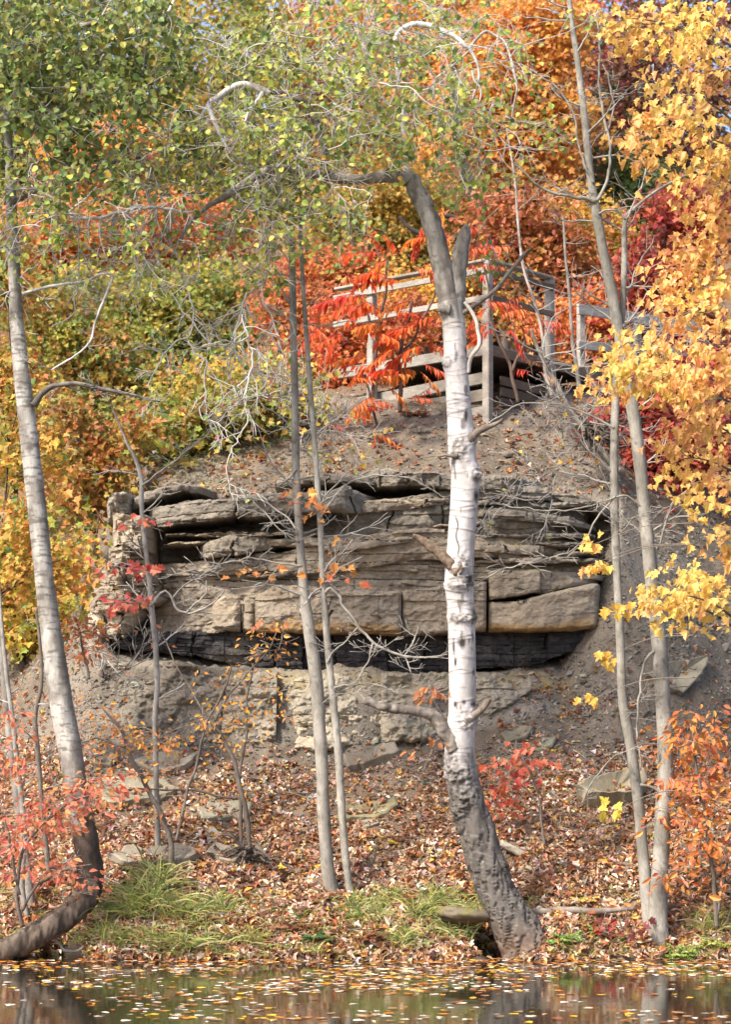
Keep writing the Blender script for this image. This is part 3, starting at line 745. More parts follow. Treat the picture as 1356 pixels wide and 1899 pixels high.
for t_ in (.03, .48, .95):
    p = q0 + (q1 - q0) * t_; a = Acc(); g_ = float(ground_z(p[0] / p[1] * F + W / 2, p[1])) - .2; zt_ = zat(572, 34.6)
    box(a, (p[0], p[1] + .09, (zt_ + g_) / 2), .1, .1, zt_ - g_, .5, W1); st.part(a, 'post', M_wood, shade=False)

# ------------------------------------------------------------------ stone slabs lying on the slope
SLAB_LEAVES = []
def slab(outline, lift, thick, name, label, cat, col1, col2, seed, group=None, nose=0.):
    """outline of the upper face as seen, laid on the slope; a thick plate with broken edges"""
    o = np.asarray(outline, float)
    o = spline_lin(outline, 7)
    n_ = len(o)
    c = o.mean(0)
    T = []
    Yc = float(hit(c[0], c[1])[0])
    ys = hit(o[:, 0], o[:, 1]); ys = Yc + np.clip(ys - Yc, -1.6, 1.6)
    top = np.array([P(a_, b_, y_) for (a_, b_), y_ in zip(o, ys)])
    ctr = top.mean(0)
    # best plane through the outline, kept a little steeper to face the water
    u_, s_, vt = np.linalg.svd(top - ctr); nr = vt[2] * np.sign(vt[2][2])
    top = top - ((top - ctr) @ nr)[:, None] * nr * .96
    lift *= .8; thick *= .9
    top += nr * lift
    jit = np.random.default_rng(seed)
    top += (top - ctr) * jit.normal(0, .02, (n_, 1))
    rings = [ctr[None] + nr * lift + 0 * top]
    V = [top * 0 + ctr + nr * (lift + .006), ctr + (top - ctr) * .5 + nr * .006, ctr + (top - ctr) * .93 + nr * .004, top - nr * .015, top - nr * thick * .5 + (top - ctr) * jit.normal(.0, .025, (n_, 1)), top - nr * thick + (top - ctr) * -.05]
    V[0] = ctr + (top - ctr) * .02 + nr * .005
    V = np.stack(V); V += .012 * fbm(V[..., 0] * 6, V[..., 1] * 6, V[..., 2] * 6, 3, seed)[..., None] * nr
    k = len(V)
    i = np.arange(k - 1)[:, None] * n_; j = np.arange(n_)[None]; j2 = (j + 1) % n_
    q = np.stack([i + j, i + n_ + j, i + n_ + j2, i + j2], -1).reshape(-1, 4)
    C = mixc(col1, col2, smooth(-.3, .3, fbm(V[..., 0] * 4, V[..., 1] * 4, V[..., 2] * 4, 4, seed + 1)))
    C = mixc(C, A(.12, .10, .085), smooth(.15, .45, fbm(V[..., 0] * 14, V[..., 1] * 14, V[..., 2] * 14, 3, seed + 2)) * .5)
    a = Acc(); a.add(V.reshape(-1, 3), [q, np.arange(n_)[None], (np.arange(n_) + (k - 1) * n_)[None, ::-1]], C.reshape(-1, 3))
    ext = np.linalg.norm(top - ctr, axis=1).mean()
    for q_ in range(int(3 + 14 * ext)):
        w_ = jit.random() ** .5 * 1.02; e_ = top[jit.integers(n_)]
        SLAB_LEAVES.append((ctr + (e_ - ctr) * w_ + nr * .02, nr))
    return single(a, name, M_slab, label, cat, base=ctr - nr * thick, group=group, shade=False)
def spline_lin(pts, step):
    p = np.asarray(pts, float); p = np.vstack([p, p[:1]]); out = []
    for a_, b_ in zip(p[:-1], p[1:]):
        n_ = max(1, int(np.linalg.norm(b_ - a_) / step)); t = np.linspace(0, 1, n_, endpoint=False)[:, None]
        out.append(a_ * (1 - t) + b_ * t)
    return np.vstack(out)
G1, G2, MOSS1, MOSS2 = A(.215, .18, .135), A(.29, .25, .19), A(.23, .20, .11), A(.30, .265, .155)
SL = 'stone slabs fallen on the slope'
slab([(1192, 1262), (1240, 1232), (1310, 1225), (1296, 1258), (1262, 1292), (1228, 1282)], .16, .16, 'stone_slab', 'big triangular slab tilted on the scree behind the twin grey trunks', 'slab', A(.22, .19, .135), A(.28, .245, .175), 101, SL)
slab([(640, 1412), (735, 1388), (742, 1402), (662, 1434), (645, 1432)], .14, .15, 'stone_slab', 'long tilted grey slab just below the cliff foot, right of the twin saplings', 'slab', G1, G2, 102, SL)
slab([(180, 1470), (205, 1450), (305, 1455), (330, 1470), (290, 1494), (190, 1494)], .12, .14, 'stone_slab', 'large flat greenish slab beside the pale birch trunk on the slope', 'slab', A(.215, .19, .13), A(.28, .25, .175), 103, SL)
slab([(250, 1418), (330, 1400), (372, 1405), (345, 1432), (285, 1440)], .12, .14, 'stone_slab', 'grey slab partly under leaves above the large greenish slab', 'slab', G1, G2, 104, SL)
slab([(168, 1415), (205, 1402), (222, 1410), (205, 1424), (175, 1424)], .08, .10, 'stone_slab', 'small grey slab against the foot of the rock, nearest the pale birch trunk', 'slab', G1, G2, 105, SL)
slab([(640, 1502), (735, 1490), (738, 1502), (700, 1520), (620, 1530)], .09, .10, 'stone_slab', 'flat yellow-green mossy slab on leaves right of the twin saplings', 'slab', MOSS1, MOSS2, 106, SL)
slab([(365, 1505), (395, 1494), (468, 1494), (460, 1522), (372, 1526)], .09, .12, 'stone_slab', 'squarish tan slab half buried in leaves left of the twin saplings', 'slab', A(.24, .215, .15), A(.30, .27, .20), 107, SL)
slab([(1072, 1484), (1085, 1466), (1190, 1452), (1200, 1468), (1180, 1492), (1090, 1500)], .30, .34, 'boulder', 'squat boulder with a shadowed mossy front, left of the twin grey trunks', 'boulder', A(.20, .17, .115), A(.28, .24, .165), 108)
slab([(930, 1365), (958, 1350), (990, 1352), (978, 1374), (942, 1382)], .08, .08, 'stone_slab', 'small greenish slab beside the white birch with red leaves below it', 'slab', A(.19, .17, .12), A(.24, .22, .155), 109, SL)
slab([(972, 1386), (1005, 1370), (1035, 1372), (1025, 1388), (985, 1396)], .06, .06, 'stone_slab', 'thin greenish slab farther from the birch, above the red maple seedling', 'slab', A(.19, .19, .13), A(.24, .23, .165), 110, SL)
slab([(668, 1525), (700, 1520), (705, 1530), (675, 1538)], .04, .05, 'stone_slab', 'tiny pale stone at the tip of the mossy slab', 'slab', G2, A(.34, .31, .26), 111, SL)
slab([(384, 1548), (400, 1545), (408, 1552), (404, 1566), (386, 1566)], .10, .14, 'stone_block', 'small pale square stone block above the bank near the tangled roots', 'stone', G2, A(.36, .33, .28), 112)
slab([(200, 1600), (240, 1584), (330, 1578), (372, 1590), (350, 1606), (240, 1612)], .14, .20, 'stone_ledge', 'low grey stone ledge in the bank behind the tall sedge', 'ledge', G1, G2, 113)
slab([(380, 1590), (400, 1572), (455, 1578), (470, 1596), (430, 1604)], .10, .16, 'stone_ledge', 'rounded grey stone in the bank left of the tangled roots', 'ledge', G1, G2, 114)
slab([(1236, 1146), (1262, 1130), (1276, 1132), (1276, 1146), (1250, 1152)], .07, .07, 'stone_chip', 'small sharp grey stone chip high on the scree under the yellow leaves', 'stone', G1, G2, 115)
pass
# the mossy rock over the hollow: a rounded lump
_u, _v = np.meshgrid(np.linspace(0, 2 * np.pi, 40, endpoint=False), np.linspace(.04, np.pi - .04, 22), indexing='ij')
_D = np.stack([np.cos(_u) * np.sin(_v), np.sin(_u) * np.sin(_v), np.cos(_v)], -1)
_R = 1 + .35 * fbm(_D[..., 0] * 1.6, _D[..., 1] * 1.6, _D[..., 2] * 1.6, 4, 12)
_V = P(868, 1694, 25.42) + _D * _R[..., None] * A(.36, .36, .12)
_C = mixc(A(.12, .095, .065), A(.20, .165, .115), smooth(-.3, .3, fbm(_V[..., 0] * 8, _V[..., 1] * 8, _V[..., 2] * 8, 4, 13)))
_C = mixc(_C, A(.17, .155, .055), smooth(.1, .5, _D[..., 2] * .5 + fbm(_V[..., 0] * 6, _V[..., 1] * 6, _V[..., 2] * 6, 3, 14)) * .8)
_i = np.arange(40)[:, None] * 22; _i2 = ((np.arange(40) + 1) % 40)[:, None] * 22; _j = np.arange(21)[None]
a = Acc(); a.add(_V.reshape(-1, 3), [np.stack([_i + _j, _i + _j + 1, _i2 + _j + 1, _i2 + _j], -1).reshape(-1, 4), (np.arange(40) * 22)[None], (np.arange(40)[::-1] * 22 + 21)[None]], _C.reshape(-1, 3))
single(a, 'boulder', M_slab, 'mossy rock in the bank over the dark hollow beside the leaning trunk', 'boulder')
slab([(1030, 1640), (1060, 1630), (1092, 1634), (1080, 1650), (1045, 1652)], .04, .05, 'stone_slab', 'thin grey slab peeping from leaves above the fallen branch', 'slab', G1, G2, 117, SL)
slab([(1300, 1160), (1318, 1148), (1330, 1156), (1312, 1170)], .06, .06, 'stone_chip', 'tiny flat stone chip farther up the scree than the sharp one', 'stone', G1, G2, 118)
sl_r = np.random.default_rng(99); n = len(SLAB_LEAVES)
_p = np.array([x_[0] for x_ in SLAB_LEAVES]); nrm = norm(np.array([x_[1] for x_ in SLAB_LEAVES]) + sl_r.normal(0, .3, (n, 3)))
tip = sl_r.normal(0, 1, (n, 3)); tip = norm(tip - nrm * (tip * nrm).sum(1, keepdims=True))
a = Acc(); scatter(a, _p, tip, nrm, sl_r.uniform(.05, .1, n), pal([(TANL, 4), (PALEL, 4), (RUST, 3), (BROWN, 2), (GOLD, 1)], n, sl_r, .2), T_DRY)
o = a.build('leaf_litter', M_dry, shade=False); o['kind'] = 'stuff'
# the block resting on the shelf of the outcrop
a = Acc()
bed_mesh(a, [(364, 1014, 1034, 29.75), (385, 1004, 1036, 29.5), (440, 990, 1028, 29.42), (490, 994, 1018, 29.5), (520, 1006, 1014, 29.8)], 121, lam=.03, rough=.08, depth=.5, tilt=.12, wob=4, blk=60, palette=(GREY, MIDB, COLD))
single(a, 'rock_block', M_rock, 'wedge of grey rock lying on the shelf inside the dark hollow', 'rock', shade=False)
# marks scratched and painted on the pale block
def strokes(acc, lines, Y, wpx):
    for l in lines:
        p = np.array([P(a_, b_, Y) for a_, b_ in l]); addtube(acc, spline(np.column_stack([p, np.zeros(len(p))]), .02)[:, :3], wpx * S(Y) * .5, 5, A(.035, .033, .035))
mk = Acc()
strokes(mk, [[(960, 1113), (968, 1113)], [(963, 1113), (962, 1118)], [(959, 1118.5), (969, 1118.5)], [(968, 1115), (975, 1115)], [(971.5, 1112), (971, 1118.5)], [(970, 1118.6), (975, 1118.2)],
             [(972, 1119), (975, 1111.5), (978, 1119)], [(973.5, 1116), (977, 1116)]], 29.40, 1.6)
strokes(mk, [[(757, 1149), (757, 1156), (760, 1156)]], 29.44, 1.3)
rock.part(mk, 'painted_initials', M_twig)

# ------------------------------------------------------------------ loose chips of shale on the bare ground (gravel)
r = np.random.default_rng(15)
N = 60000
cx, cy = r.uniform(-40, 1400, N), r.uniform(700, 1560, N)
w_ = (.25 + .75 * smooth(-.1, .3, fbm(cx / 70., cy / 40., 0, 3, 66))) * (1 - smooth(1440, 1540, cy))
keep = r.random(N) < w_
cx, cy = cx[keep], cy[keep]; cY = hit(cx, cy)
keep = (cY < 36) & ~((cY > 30.1) & (cY < 31.0) & (cx > 180) & (cx < 1120))
cx, cy, cY = cx[keep], cy[keep], cY[keep]; n = len(cx)
pos = np.stack([(cx - W / 2) / F * cY, cY, ground_z(cx, cY) + r.uniform(-.004, .01, n)], 1)
sz = .012 + .03 * r.random(n) ** 3 + .07 * (r.random(n) < .02) * r.random(n)
q4 = r.normal(0, 1, (n, 8, 3)) * .13 + np.array([[x_, y_, z_] for z_ in (-.25, .25) for (x_, y_) in ((-.6, -.5), (.6, -.5), (.6, .5), (-.6, .5))])[None]
an = r.uniform(0, 6.28, n); ca, sa = np.cos(an)[:, None], np.sin(an)[:, None]
q4 = np.stack([q4[..., 0] * ca - q4[..., 1] * sa, q4[..., 0] * sa + q4[..., 1] * ca, q4[..., 2] + q4[..., 1] * .5], -1)
V = pos[:, None] + q4 * sz[:, None, None]
ff = np.array([[3, 2, 1, 0], [4, 5, 6, 7], [0, 1, 5, 4], [1, 2, 6, 5], [2, 3, 7, 6], [3, 0, 4, 7]])
C = mixc((.13, .112, .09), (.33, .30, .26), r.random(n) ** 1.4) * np.exp(r.normal(0, .06, (n, 3)))
ca_ = Acc(); ca_.add(V.reshape(-1, 3), (ff[None] + (np.arange(n) * 8)[:, None, None]).reshape(-1, 4), np.repeat(C, 8, 0))
gv = ca_.build('shale_gravel', M_slab, shade=False); gv['kind'] = 'stuff'

a = Acc()        # fallen sticks and bits of root lying about (nobody could count them)
for k in range(620):
    x_, y_ = r.uniform(-30, 1390), (r.uniform(1380, 1740) if r.random() < .6 else r.uniform(730, 1380))
    Yk = float(hit(x_, y_)[0])
    if Yk > 36 or (30.1 < Yk < 31 and 180 < x_ < 1120): continue
    c = P(x_, y_, Yk) + A(0, -.02, .025); an = r.uniform(-.5, .5) + (math.pi if r.random() < .5 else 0); L = r.uniform(.06, .34) * (1 + (r.random() < .1))
    d = A(math.cos(an), r.normal(0, .4), math.sin(an) * .6)
    pts = np.array([c, c + d * L * .5 + r.normal(0, .02, 3), c + d * L + r.normal(0, .03, 3)])
    addtube(a, spline(np.column_stack([pts, pts[:, 0] * 0]), .04)[:, :3], r.uniform(.003, .008), 5, A(.24, .195, .15) * math.exp(r.normal(-.1, .35)))
o = a.build('twig_litter', M_twig); o['kind'] = 'stuff'

# ------------------------------------------------------------------ the white birch in the middle
def grain(V, f, fz, seed):
    w = .35 * vn(V[..., 0] * 5, V[..., 1] * 5, V[..., 2] * 4, seed + 5)
    return .62 * vn(V[..., 0] * f + w, V[..., 1] * f, V[..., 2] * fz, seed) + .38 * vn(V[..., 0] * f * 2.1 + w, V[..., 1] * f * 2.1, V[..., 2] * fz * 2.3, seed + 1)
br = np.random.default_rng(21)
YB = 25.25
birch = Thing('birch_tree', 'white-barked birch leaning over the water with a broken grey fork at its top', 'tree', P(985, 1775, YB))
def screen(V):
    return V[..., 0] / V[..., 1] * F + W / 2, HZ - (V[..., 2] - CAMZ) / V[..., 1] * F
rings = [(float(py), float(br.uniform(-.6, 1.1)), float(br.uniform(.45, 1.5)), float(br.uniform(.5, 1))) for py in np.concatenate([br.uniform(590, 1420, 80)])]
knots = [(850, 836, 15, 20), (882, 812, 14, 14), (852, 1052, 20, 26), (851, 1086, 24, 11), (862, 1146, 26, 9), (868, 1335, 22, 20), (845, 1440, 24, 16), (860, 1440, 16, 12), (852, 1492, 22, 18), (868, 1478, 15, 18), (845, 1512, 14, 12), (822, 572, 14, 12), (829, 672, 10, 12), (938, 1610, 12, 12), (835, 1415, 16, 22), (884, 880, 9, 16)]
def birch_disp(V, th, r0):
    px, py = screen(V)
    front = V[..., 1] < V[..., 1].mean(1, keepdims=True)
    amp = .03 + .09 * smooth(1380, 1560, py) + .05 * smooth(640, 560, py)
    d = r0[:, None] * amp * fbm(V[..., 0] * 9, V[..., 1] * 9, V[..., 2] * 3, 4, 5)
    fur = smooth(1430, 1560, py)
    d = d - r0[:, None] * .11 * fur * (1 - smooth(.02, .2, np.abs(grain(V, 17, 2.6, 9)))) 
    for (ry, a0, aw, st) in rings:
        ang = np.cos(th[None] - a0 - 1.57)
        g = np.exp(-((py - ry - 4 * np.sin(th[None] * 1.3 + ry)) / 1.5) ** 2) * smooth(np.cos(aw) - .2, np.cos(aw) + .2, ang)
        d = d + .0035 * st * g
    for (kx, ky, kw, kh) in knots:
        g = np.exp(-(((px - kx) / kw) ** 2 + ((py - ky) / kh) ** 2)) * front
        d = d + g * r0[:, None] * ((.26 if ky < 1380 else .09) + .22 * fbm(V[..., 0] * 30, V[..., 1] * 30, V[..., 2] * 30, 2, 15))
    return d
WH1, WH2 = A(.53, .495, .48), A(.38, .35, .33)
def birch_col(V):
    px, py = screen(V)
    n1 = fbm(V[..., 0] * 7, V[..., 1] * 7, V[..., 2] * 3, 4, 51); n2 = fbm(V[..., 0] * 16, V[..., 1] * 16, V[..., 2] * 60, 3, 52)
    n3 = fbm(V[..., 0] * 40, V[..., 1] * 40, V[..., 2] * 12, 3, 53)
    C = mixc(WH2, WH1, smooth(-.35, .2, n1))
    C = mixc(C, A(.40, .34, .28), smooth(.22, .5, n2) * .6)
    C = mixc(C, A(.30, .27, .245), smooth(.12, .45, fbm(V[..., 0] * 26, V[..., 1] * 26, V[..., 2] * 9, 3, 59)) * .45)
    C = mixc(C, A(.56, .46, .38), smooth(.2, .5, fbm(V[..., 0] * 3, V[..., 1] * 3, V[..., 2] * 1.2, 3, 55)) * .5)
    th = np.arange(V.shape[1]) / V.shape[1] * 2 * np.pi
    for (ry, a0, aw, st) in rings:
        ang = np.cos(th[None] - a0 - 1.57)
        c_ = py - ry - 4 * np.sin(th[None] * 1.3 + ry)
        C = mixc(C, A(.10, .085, .075), np.exp(-((c_ - 2.2) / (.9 + .7 * (st > .9))) ** 2) * smooth(np.cos(aw) - .1, np.cos(aw) + .1, ang) * st * .6)  # dark line under each peel ridge, its shadow put into the colour
    # dark blotches, a long upright crack and eye-shaped branch scars
    C = mixc(C, A(.09, .075, .065), smooth(.34, .5, fbm(V[..., 0] * 14, V[..., 1] * 9, V[..., 2] * 5, 3, 57)) * .75)
    C = mixc(C, A(.03, .027, .025), np.exp(-((px - (849 + (1005 - py) * -.045 + 2 * np.sin(py * .15))) / 1.7) ** 2) * smooth(955, 962, py) * smooth(1035, 1025, py))
    for (x0, y0, w_, h_) in ((882, 888, 8, 8), (861, 1302, 5, 6), (878, 1306, 7, 7), (865, 770, 4, 12), (884, 920, 5, 14), (842, 1200, 3, 16), (845, 1228, 3, 10), (857, 1192, 10, 12), (872, 1075, 7, 14), (880, 1140, 7, 14), (845, 1306, 4, 7), (866, 650, 4, 8)):
        C = mixc(C, A(.035, .03, .027), np.clip(1.4 * np.exp(-(((px - x0) / w_) ** 2 + ((py - y0) / h_) ** 2)) + .3 * n3 - .25, 0, 1))
    for (kx, ky, kw, kh) in knots:
        e = np.sqrt(((px - kx) / kw) ** 2 + ((py - ky) / kh) ** 2) + .35 * n3
        C = mixc(C, A(.10, .085, .07), np.clip(np.exp(-((e - .75) / .2) ** 2), 0, 1) * .6)
        C = mixc(C, A(.24, .21, .18), smooth(.6, .2, e) * .7)
    lower = np.clip(smooth(1340, 1510, py + 110 * n1 + 30 * n3), 0, 1); upper = smooth(640, 545, py + 70 * n1 + 20 * n3)
    old = mixc(A(.10, .085, .072), A(.05, .042, .035), smooth(-.15, .35, fbm(V[..., 0] * 12, V[..., 1] * 12, V[..., 2] * 3, 4, 54)))
    old = mixc(A(.155, .138, .12), old, .65 + .35 * smooth(-.2, .3, n3))
    old = mixc(old, A(.04, .034, .028), 1 - smooth(.02, .16, np.abs(grain(V, 17, 2.6, 9))) * .9)
    old = mixc(old, A(.33, .30, .27), smooth(.15, .5, n2) * .35)
    old = mixc(old, A(.16, .09, .05), smooth(1690, 1770, py) * .5)
    C = mixc(C, old, lower * .97)
    gr = mixc(A(.30, .275, .245), A(.16, .14, .12), smooth(-.1, .35, fbm(V[..., 0] * 18, V[..., 1] * 18, V[..., 2] * 3.5, 4, 58)))
    return mixc(C, gr, upper)
trunk_pts = [(1000, 1800, 118), (985, 1768, 104), (968, 1738, 92), (934, 1680, 76), (906, 1610, 71), (886, 1545, 68), (868, 1486, 63), (855, 1425, 58), (854, 1372, 55), (857, 1320, 50), (858, 1250, 50), (856, 1150, 51), (852, 1080, 51), (856, 1000, 51), (863, 900, 52), (857, 830, 49), (852, 760, 46), (846, 680, 43), (842, 600, 43), (836, 560, 42)]
a = Acc()
p_, r_ = pxpath(trunk_pts, YB, .009)
addtube(a, p_, r_, 84, None, birch_disp, birch_col)
for k in range(7):      # root flare
    sx = (-50, -25, 10, 45, 62, -5, 30)[k]
    p_, r_ = pxpath([(985 + sx * .4, 1745, 40), (990 + sx * .8, 1772, 30), (992 + sx * 1.3, 1798, 16)], YB - .1 + .05 * (k % 3), .02)
    addtube(a, p_, r_, 10, None, rough_disp(.3, 20, k), bark_fn(A(.15, .12, .09), A(.09, .07, .055), (14, 14, 5), seed=k))
trunk_o = birch.part(a, 'trunk', M_birch)
gray = bark_fn(A(.30, .275, .245), A(.15, .13, .11), (18, 18, 4), A(.06, .05, .045), 3)
def side_shoots(a, p_, r_, n_, L, rs, col, lo=.25, up=.5, dep=1, tips=None, hi=1.):
    for k in range(n_):
        i_ = int(rs.uniform(lo, hi) * (len(p_) - 1)); s_ = rs.choice([-1, 1])
        d = A(s_ * rs.uniform(.6, 1), rs.normal(0, .5), rs.normal(up, .35))
        grow(a, p_[i_], d, L * rs.uniform(.5, 1.3), max(.0048, min(r_[i_] * .4, .014)), dep, rs, .14, -.02, 4, .07, col, 5, tips, .8, rmin=.0028)
def limb(th_, pts, Y, name, colfn, mat=M_bark, seg=14, step=.015, rough=.12, parent=None, label=None, seed=1, shoots=0):
    a = Acc(); p_, r_ = pxpath(pts, Y, step)
    k_ = np.concatenate([[0], np.cumsum(np.linalg.norm(np.diff(p_, axis=0), axis=1))]) * 3.2
    am = np.clip(.05 - r_ * .7, .006, .035)[:, None] * np.minimum(k_ * .8, 1)[:, None]
    p_ = p_ + am * np.stack([fbm(k_, pts[0][0], 0, 4, 3), fbm(k_, 5, pts[0][1], 4, 6), fbm(k_, pts[0][0], 9, 4, 4)], 1)
    addtube(a, p_, r_, seg, None, rough_disp(rough, 20, seed), colfn)
    if shoots:
        side_shoots(a, p_, r_, shoots, .3, np.random.default_rng(int(pts[0][0] * 7 + pts[0][1])), A(.33, .30, .26), .2, .1, 2)
    o = th_.part(a, name, mat, parent)
    if label: o['label'] = label
    return o
limb(birch, [(838, 590, 38), (830, 545, 40), (821, 498, 38), (808, 440, 36), (795, 400, 35), (780, 366, 34), (764, 336, 30), (757, 324, 22)], YB, 'fork', gray, seg=26, rough=.2, label='leaning grey fork with a splintered broken end')
main_limb = limb(birch, [(757, 338, 22), (745, 328, 24), (722, 327, 24), (700, 329, 22), (672, 334, 18), (650, 333, 20), (622, 330, 20), (600, 324, 18), (575, 322, 16), (545, 312, 15), (520, 308, 15), (485, 320, 16), (455, 340, 16), (425, 360, 14), (395, 376, 10), (370, 395, 8), (340, 440, 6), (320, 480, 4)], YB - .05, 'limb', bark_fn(A(.34, .31, .28), A(.20, .175, .15), (14, 14, 14), A(.08, .07, .06), 4), seg=16, label='horizontal limb reaching out from the broken fork')
limb(birch, [(846, 575, 34), (848, 540, 32), (850, 505, 30), (856, 465, 28), (862, 438, 24), (867, 424, 15), (870, 417, 5)], YB + .02, 'broken_fork', gray, seg=22, rough=.25, label='short dead fork snapped off, grey bare wood')
WHT = bark_fn(A(.66, .63, .60), A(.50, .46, .43), (12, 12, 12), A(.18, .16, .14), 6)
DRK = bark_fn(A(.20, .175, .15), A(.11, .095, .08), (14, 14, 14), A(.05, .045, .04), 7)
limb(birch, [(604, 328, 15), (601, 290, 15), (596, 255, 14), (585, 225, 13), (568, 195, 12), (540, 180, 11), (515, 173, 11), (500, 171, 11)], YB - .1, 'limb', DRK, seg=12, parent=main_limb, label='dark limb rising from the horizontal one')
arch = limb(birch, [(502, 172, 13), (488, 168, 13), (470, 160, 12), (448, 157, 12), (425, 165, 12), (405, 178, 12), (390, 190, 12), (390, 205, 10), (398, 225, 9), (405, 240, 8), (412, 258, 6), (430, 285, 4)], YB - .1, 'limb', WHT, seg=12, label='white arching limb curving down at its end')
limb(birch, [(389, 189, 8), (375, 210, 6), (364, 232, 4), (350, 250, 3)], YB - .1, 'branch', WHT, seg=8, parent=arch)
limb(birch, [(488, 170, 8), (475, 190, 7), (462, 205, 6), (452, 230, 5), (440, 262, 4)], YB - .15, 'branch', WHT, seg=8, parent=arch)
high_limb = limb(birch, [(760, 340, 10), (752, 300, 9), (748, 240, 9), (745, 180, 9), (740, 120, 8), (735, 70, 9), (752, 52, 10), (782, 47, 11), (815, 55, 10), (840, 68, 10), (862, 85, 9), (872, 96, 7), (882, 118, 5), (888, 150, 4), (878, 185, 3)], YB + .1, 'limb', WHT, seg=10, label='pale high limb arching above the broken fork')
for pts in ([(870, 92, 5), (885, 70, 5), (900, 56, 5), (920, 66, 5), (938, 82, 5), (950, 110, 5), (958, 140, 5), (960, 165, 4), (952, 195, 4), (950, 225, 3), (958, 252, 3)],
            [(870, 95, 4), (850, 112, 4), (825, 130, 4), (808, 150, 4), (804, 185, 3)], [(876, 130, 4), (880, 150, 4), (890, 165, 4), (886, 190, 3), (868, 215, 3)],
            [(845, 130, 4), (852, 150, 4), (866, 168, 3), (885, 165, 3)], [(942, 200, 3), (930, 190, 4), (915, 195, 4), (905, 215, 3)]):
    limb(birch, pts, YB + .1, 'twig', bark_fn(A(.50, .46, .42), A(.36, .33, .30), seed=8), M_twig, 6, .02, parent=high_limb)
# stubs and dead branches
BRN = bark_fn(A(.22, .16, .115), A(.11, .075, .05), (20, 20, 20), A(.05, .04, .03), 9)
limb(birch, [(858, 1060, 34), (842, 1050, 26), (822, 1033, 20), (800, 1014, 18), (782, 1000, 14), (763, 991, 9)], YB - .12, 'dead_branch', BRN, seg=16, rough=.5, label='broken brown dead branch pointing up, with a swollen collar')
limb(birch, [(846, 1390, 32), (832, 1366, 27), (815, 1341, 25), (800, 1326, 22), (780, 1320, 19), (750, 1317, 18), (720, 1312, 18), (700, 1306, 17), (684, 1300, 17), (674, 1300, 13)], YB - .08, 'dead_branch', bark_fn(A(.23, .20, .17), A(.12, .10, .085), (16, 16, 16), A(.05, .04, .035), 11), seg=18, rough=.45, label='bent grey dead branch low on the trunk')
limb(birch, [(862, 1340, 22), (876, 1330, 15), (893, 1316, 13), (905, 1304, 12), (910, 1298, 8)], YB - .12, 'stub', bark_fn(A(.23, .185, .145), A(.13, .10, .08), seed=12), seg=14, rough=.5)
limb(birch, [(868, 815, 22), (884, 803, 15), (900, 792, 11), (918, 783, 8), (932, 775, 4)], YB - .08, 'stub', bark_fn(A(.23, .185, .145), A(.13, .10, .08), seed=13), seg=14, rough=.5)
limb(birch, [(850, 845, 14), (838, 846, 8), (825, 845, 6), (811, 848, 4)], YB - .15, 'stub', DRK, seg=10, rough=.25)
limb(birch, [(835, 575, 22), (825, 574, 15), (814, 571, 14)], YB - .12, 'stub', gray, seg=12, rough=.2)
limb(birch, [(852, 585, 10), (872, 572, 9), (900, 550, 8), (925, 527, 8), (950, 500, 7), (972, 474, 7), (985, 462, 4)], YB - .05, 'branch', DRK, seg=10)
limb(birch, [(862, 560, 6), (880, 585, 7), (888, 615, 7), (890, 640, 8), (876, 665, 8), (868, 690, 7)], YB - .1, 'branch', bark_fn(A(.5, .45, .39), A(.33, .29, .25), seed=15), seg=8)
# hanging bare twigs and their shoots
BT = A(.44, .405, .36)
drops = [
    [(360, 395, 6), (322, 391, 8), (290, 386, 9), (256, 385, 9), (225, 393, 9), (198, 400, 9), (165, 404, 9), (136, 404, 8), (120, 392, 8), (111, 379, 8), (83, 358, 7), (58, 350, 6), (8, 350, 5)],
    [(111, 398, 6), (95, 433, 5), (78, 478, 5), (50, 503, 4), (25, 532, 4), (0, 549, 3)],
    [(124, 383, 6), (142, 437, 5), (147, 495, 5), (140, 544, 4), (132, 586, 4), (103, 606, 3)],
    [(306, 416, 6), (326, 466, 6), (339, 520, 6), (359, 577, 5), (351, 623, 5), (330, 631, 5), (297, 668, 4), (275, 720, 3)],
    [(347, 631, 5), (368, 660, 5), (382, 672, 5), (378, 700, 5), (380, 735, 4), (372, 770, 4), (400, 790, 3)],
    [(320, 395, 6), (312, 425, 6), (306, 416, 6)],
    [(491, 524, 7), (458, 548, 7), (446, 581, 6), (438, 610, 6), (430, 647, 5), (415, 690, 4)],
    [(487, 416, 6), (483, 486, 6), (487, 544, 5), (504, 610, 5), (516, 631, 4), (528, 660, 3)],
    [(450, 581, 5), (458, 631, 6), (471, 664, 6), (465, 693, 6), (455, 735, 6), (462, 770, 5), (452, 800, 4), (432, 830, 4), (425, 880, 3), (430, 930, 2)],
    [(470, 320, 7), (480, 350, 6), (488, 390, 6), (487, 416, 6), (495, 470, 5), (491, 524, 6)],
    [(430, 647, 4), (400, 640, 4), (365, 610, 4), (330, 560, 4), (300, 500, 4), (285, 440, 3)],
    [(430, 647, 4), (470, 690, 4), (510, 700, 4), (540, 715, 3)],
    [(190, 405, 4), (200, 430, 4), (230, 440, 3), (250, 470, 3), (255, 520, 3)],
    [(240, 386, 4), (250, 430, 4), (252, 500, 3), (240, 560, 3)],
    [(440, 350, 5), (452, 390, 4), (448, 430, 4)], [(380, 385, 5), (385, 430, 4), (420, 445, 4), (440, 445, 3)],
]
TIPS = []
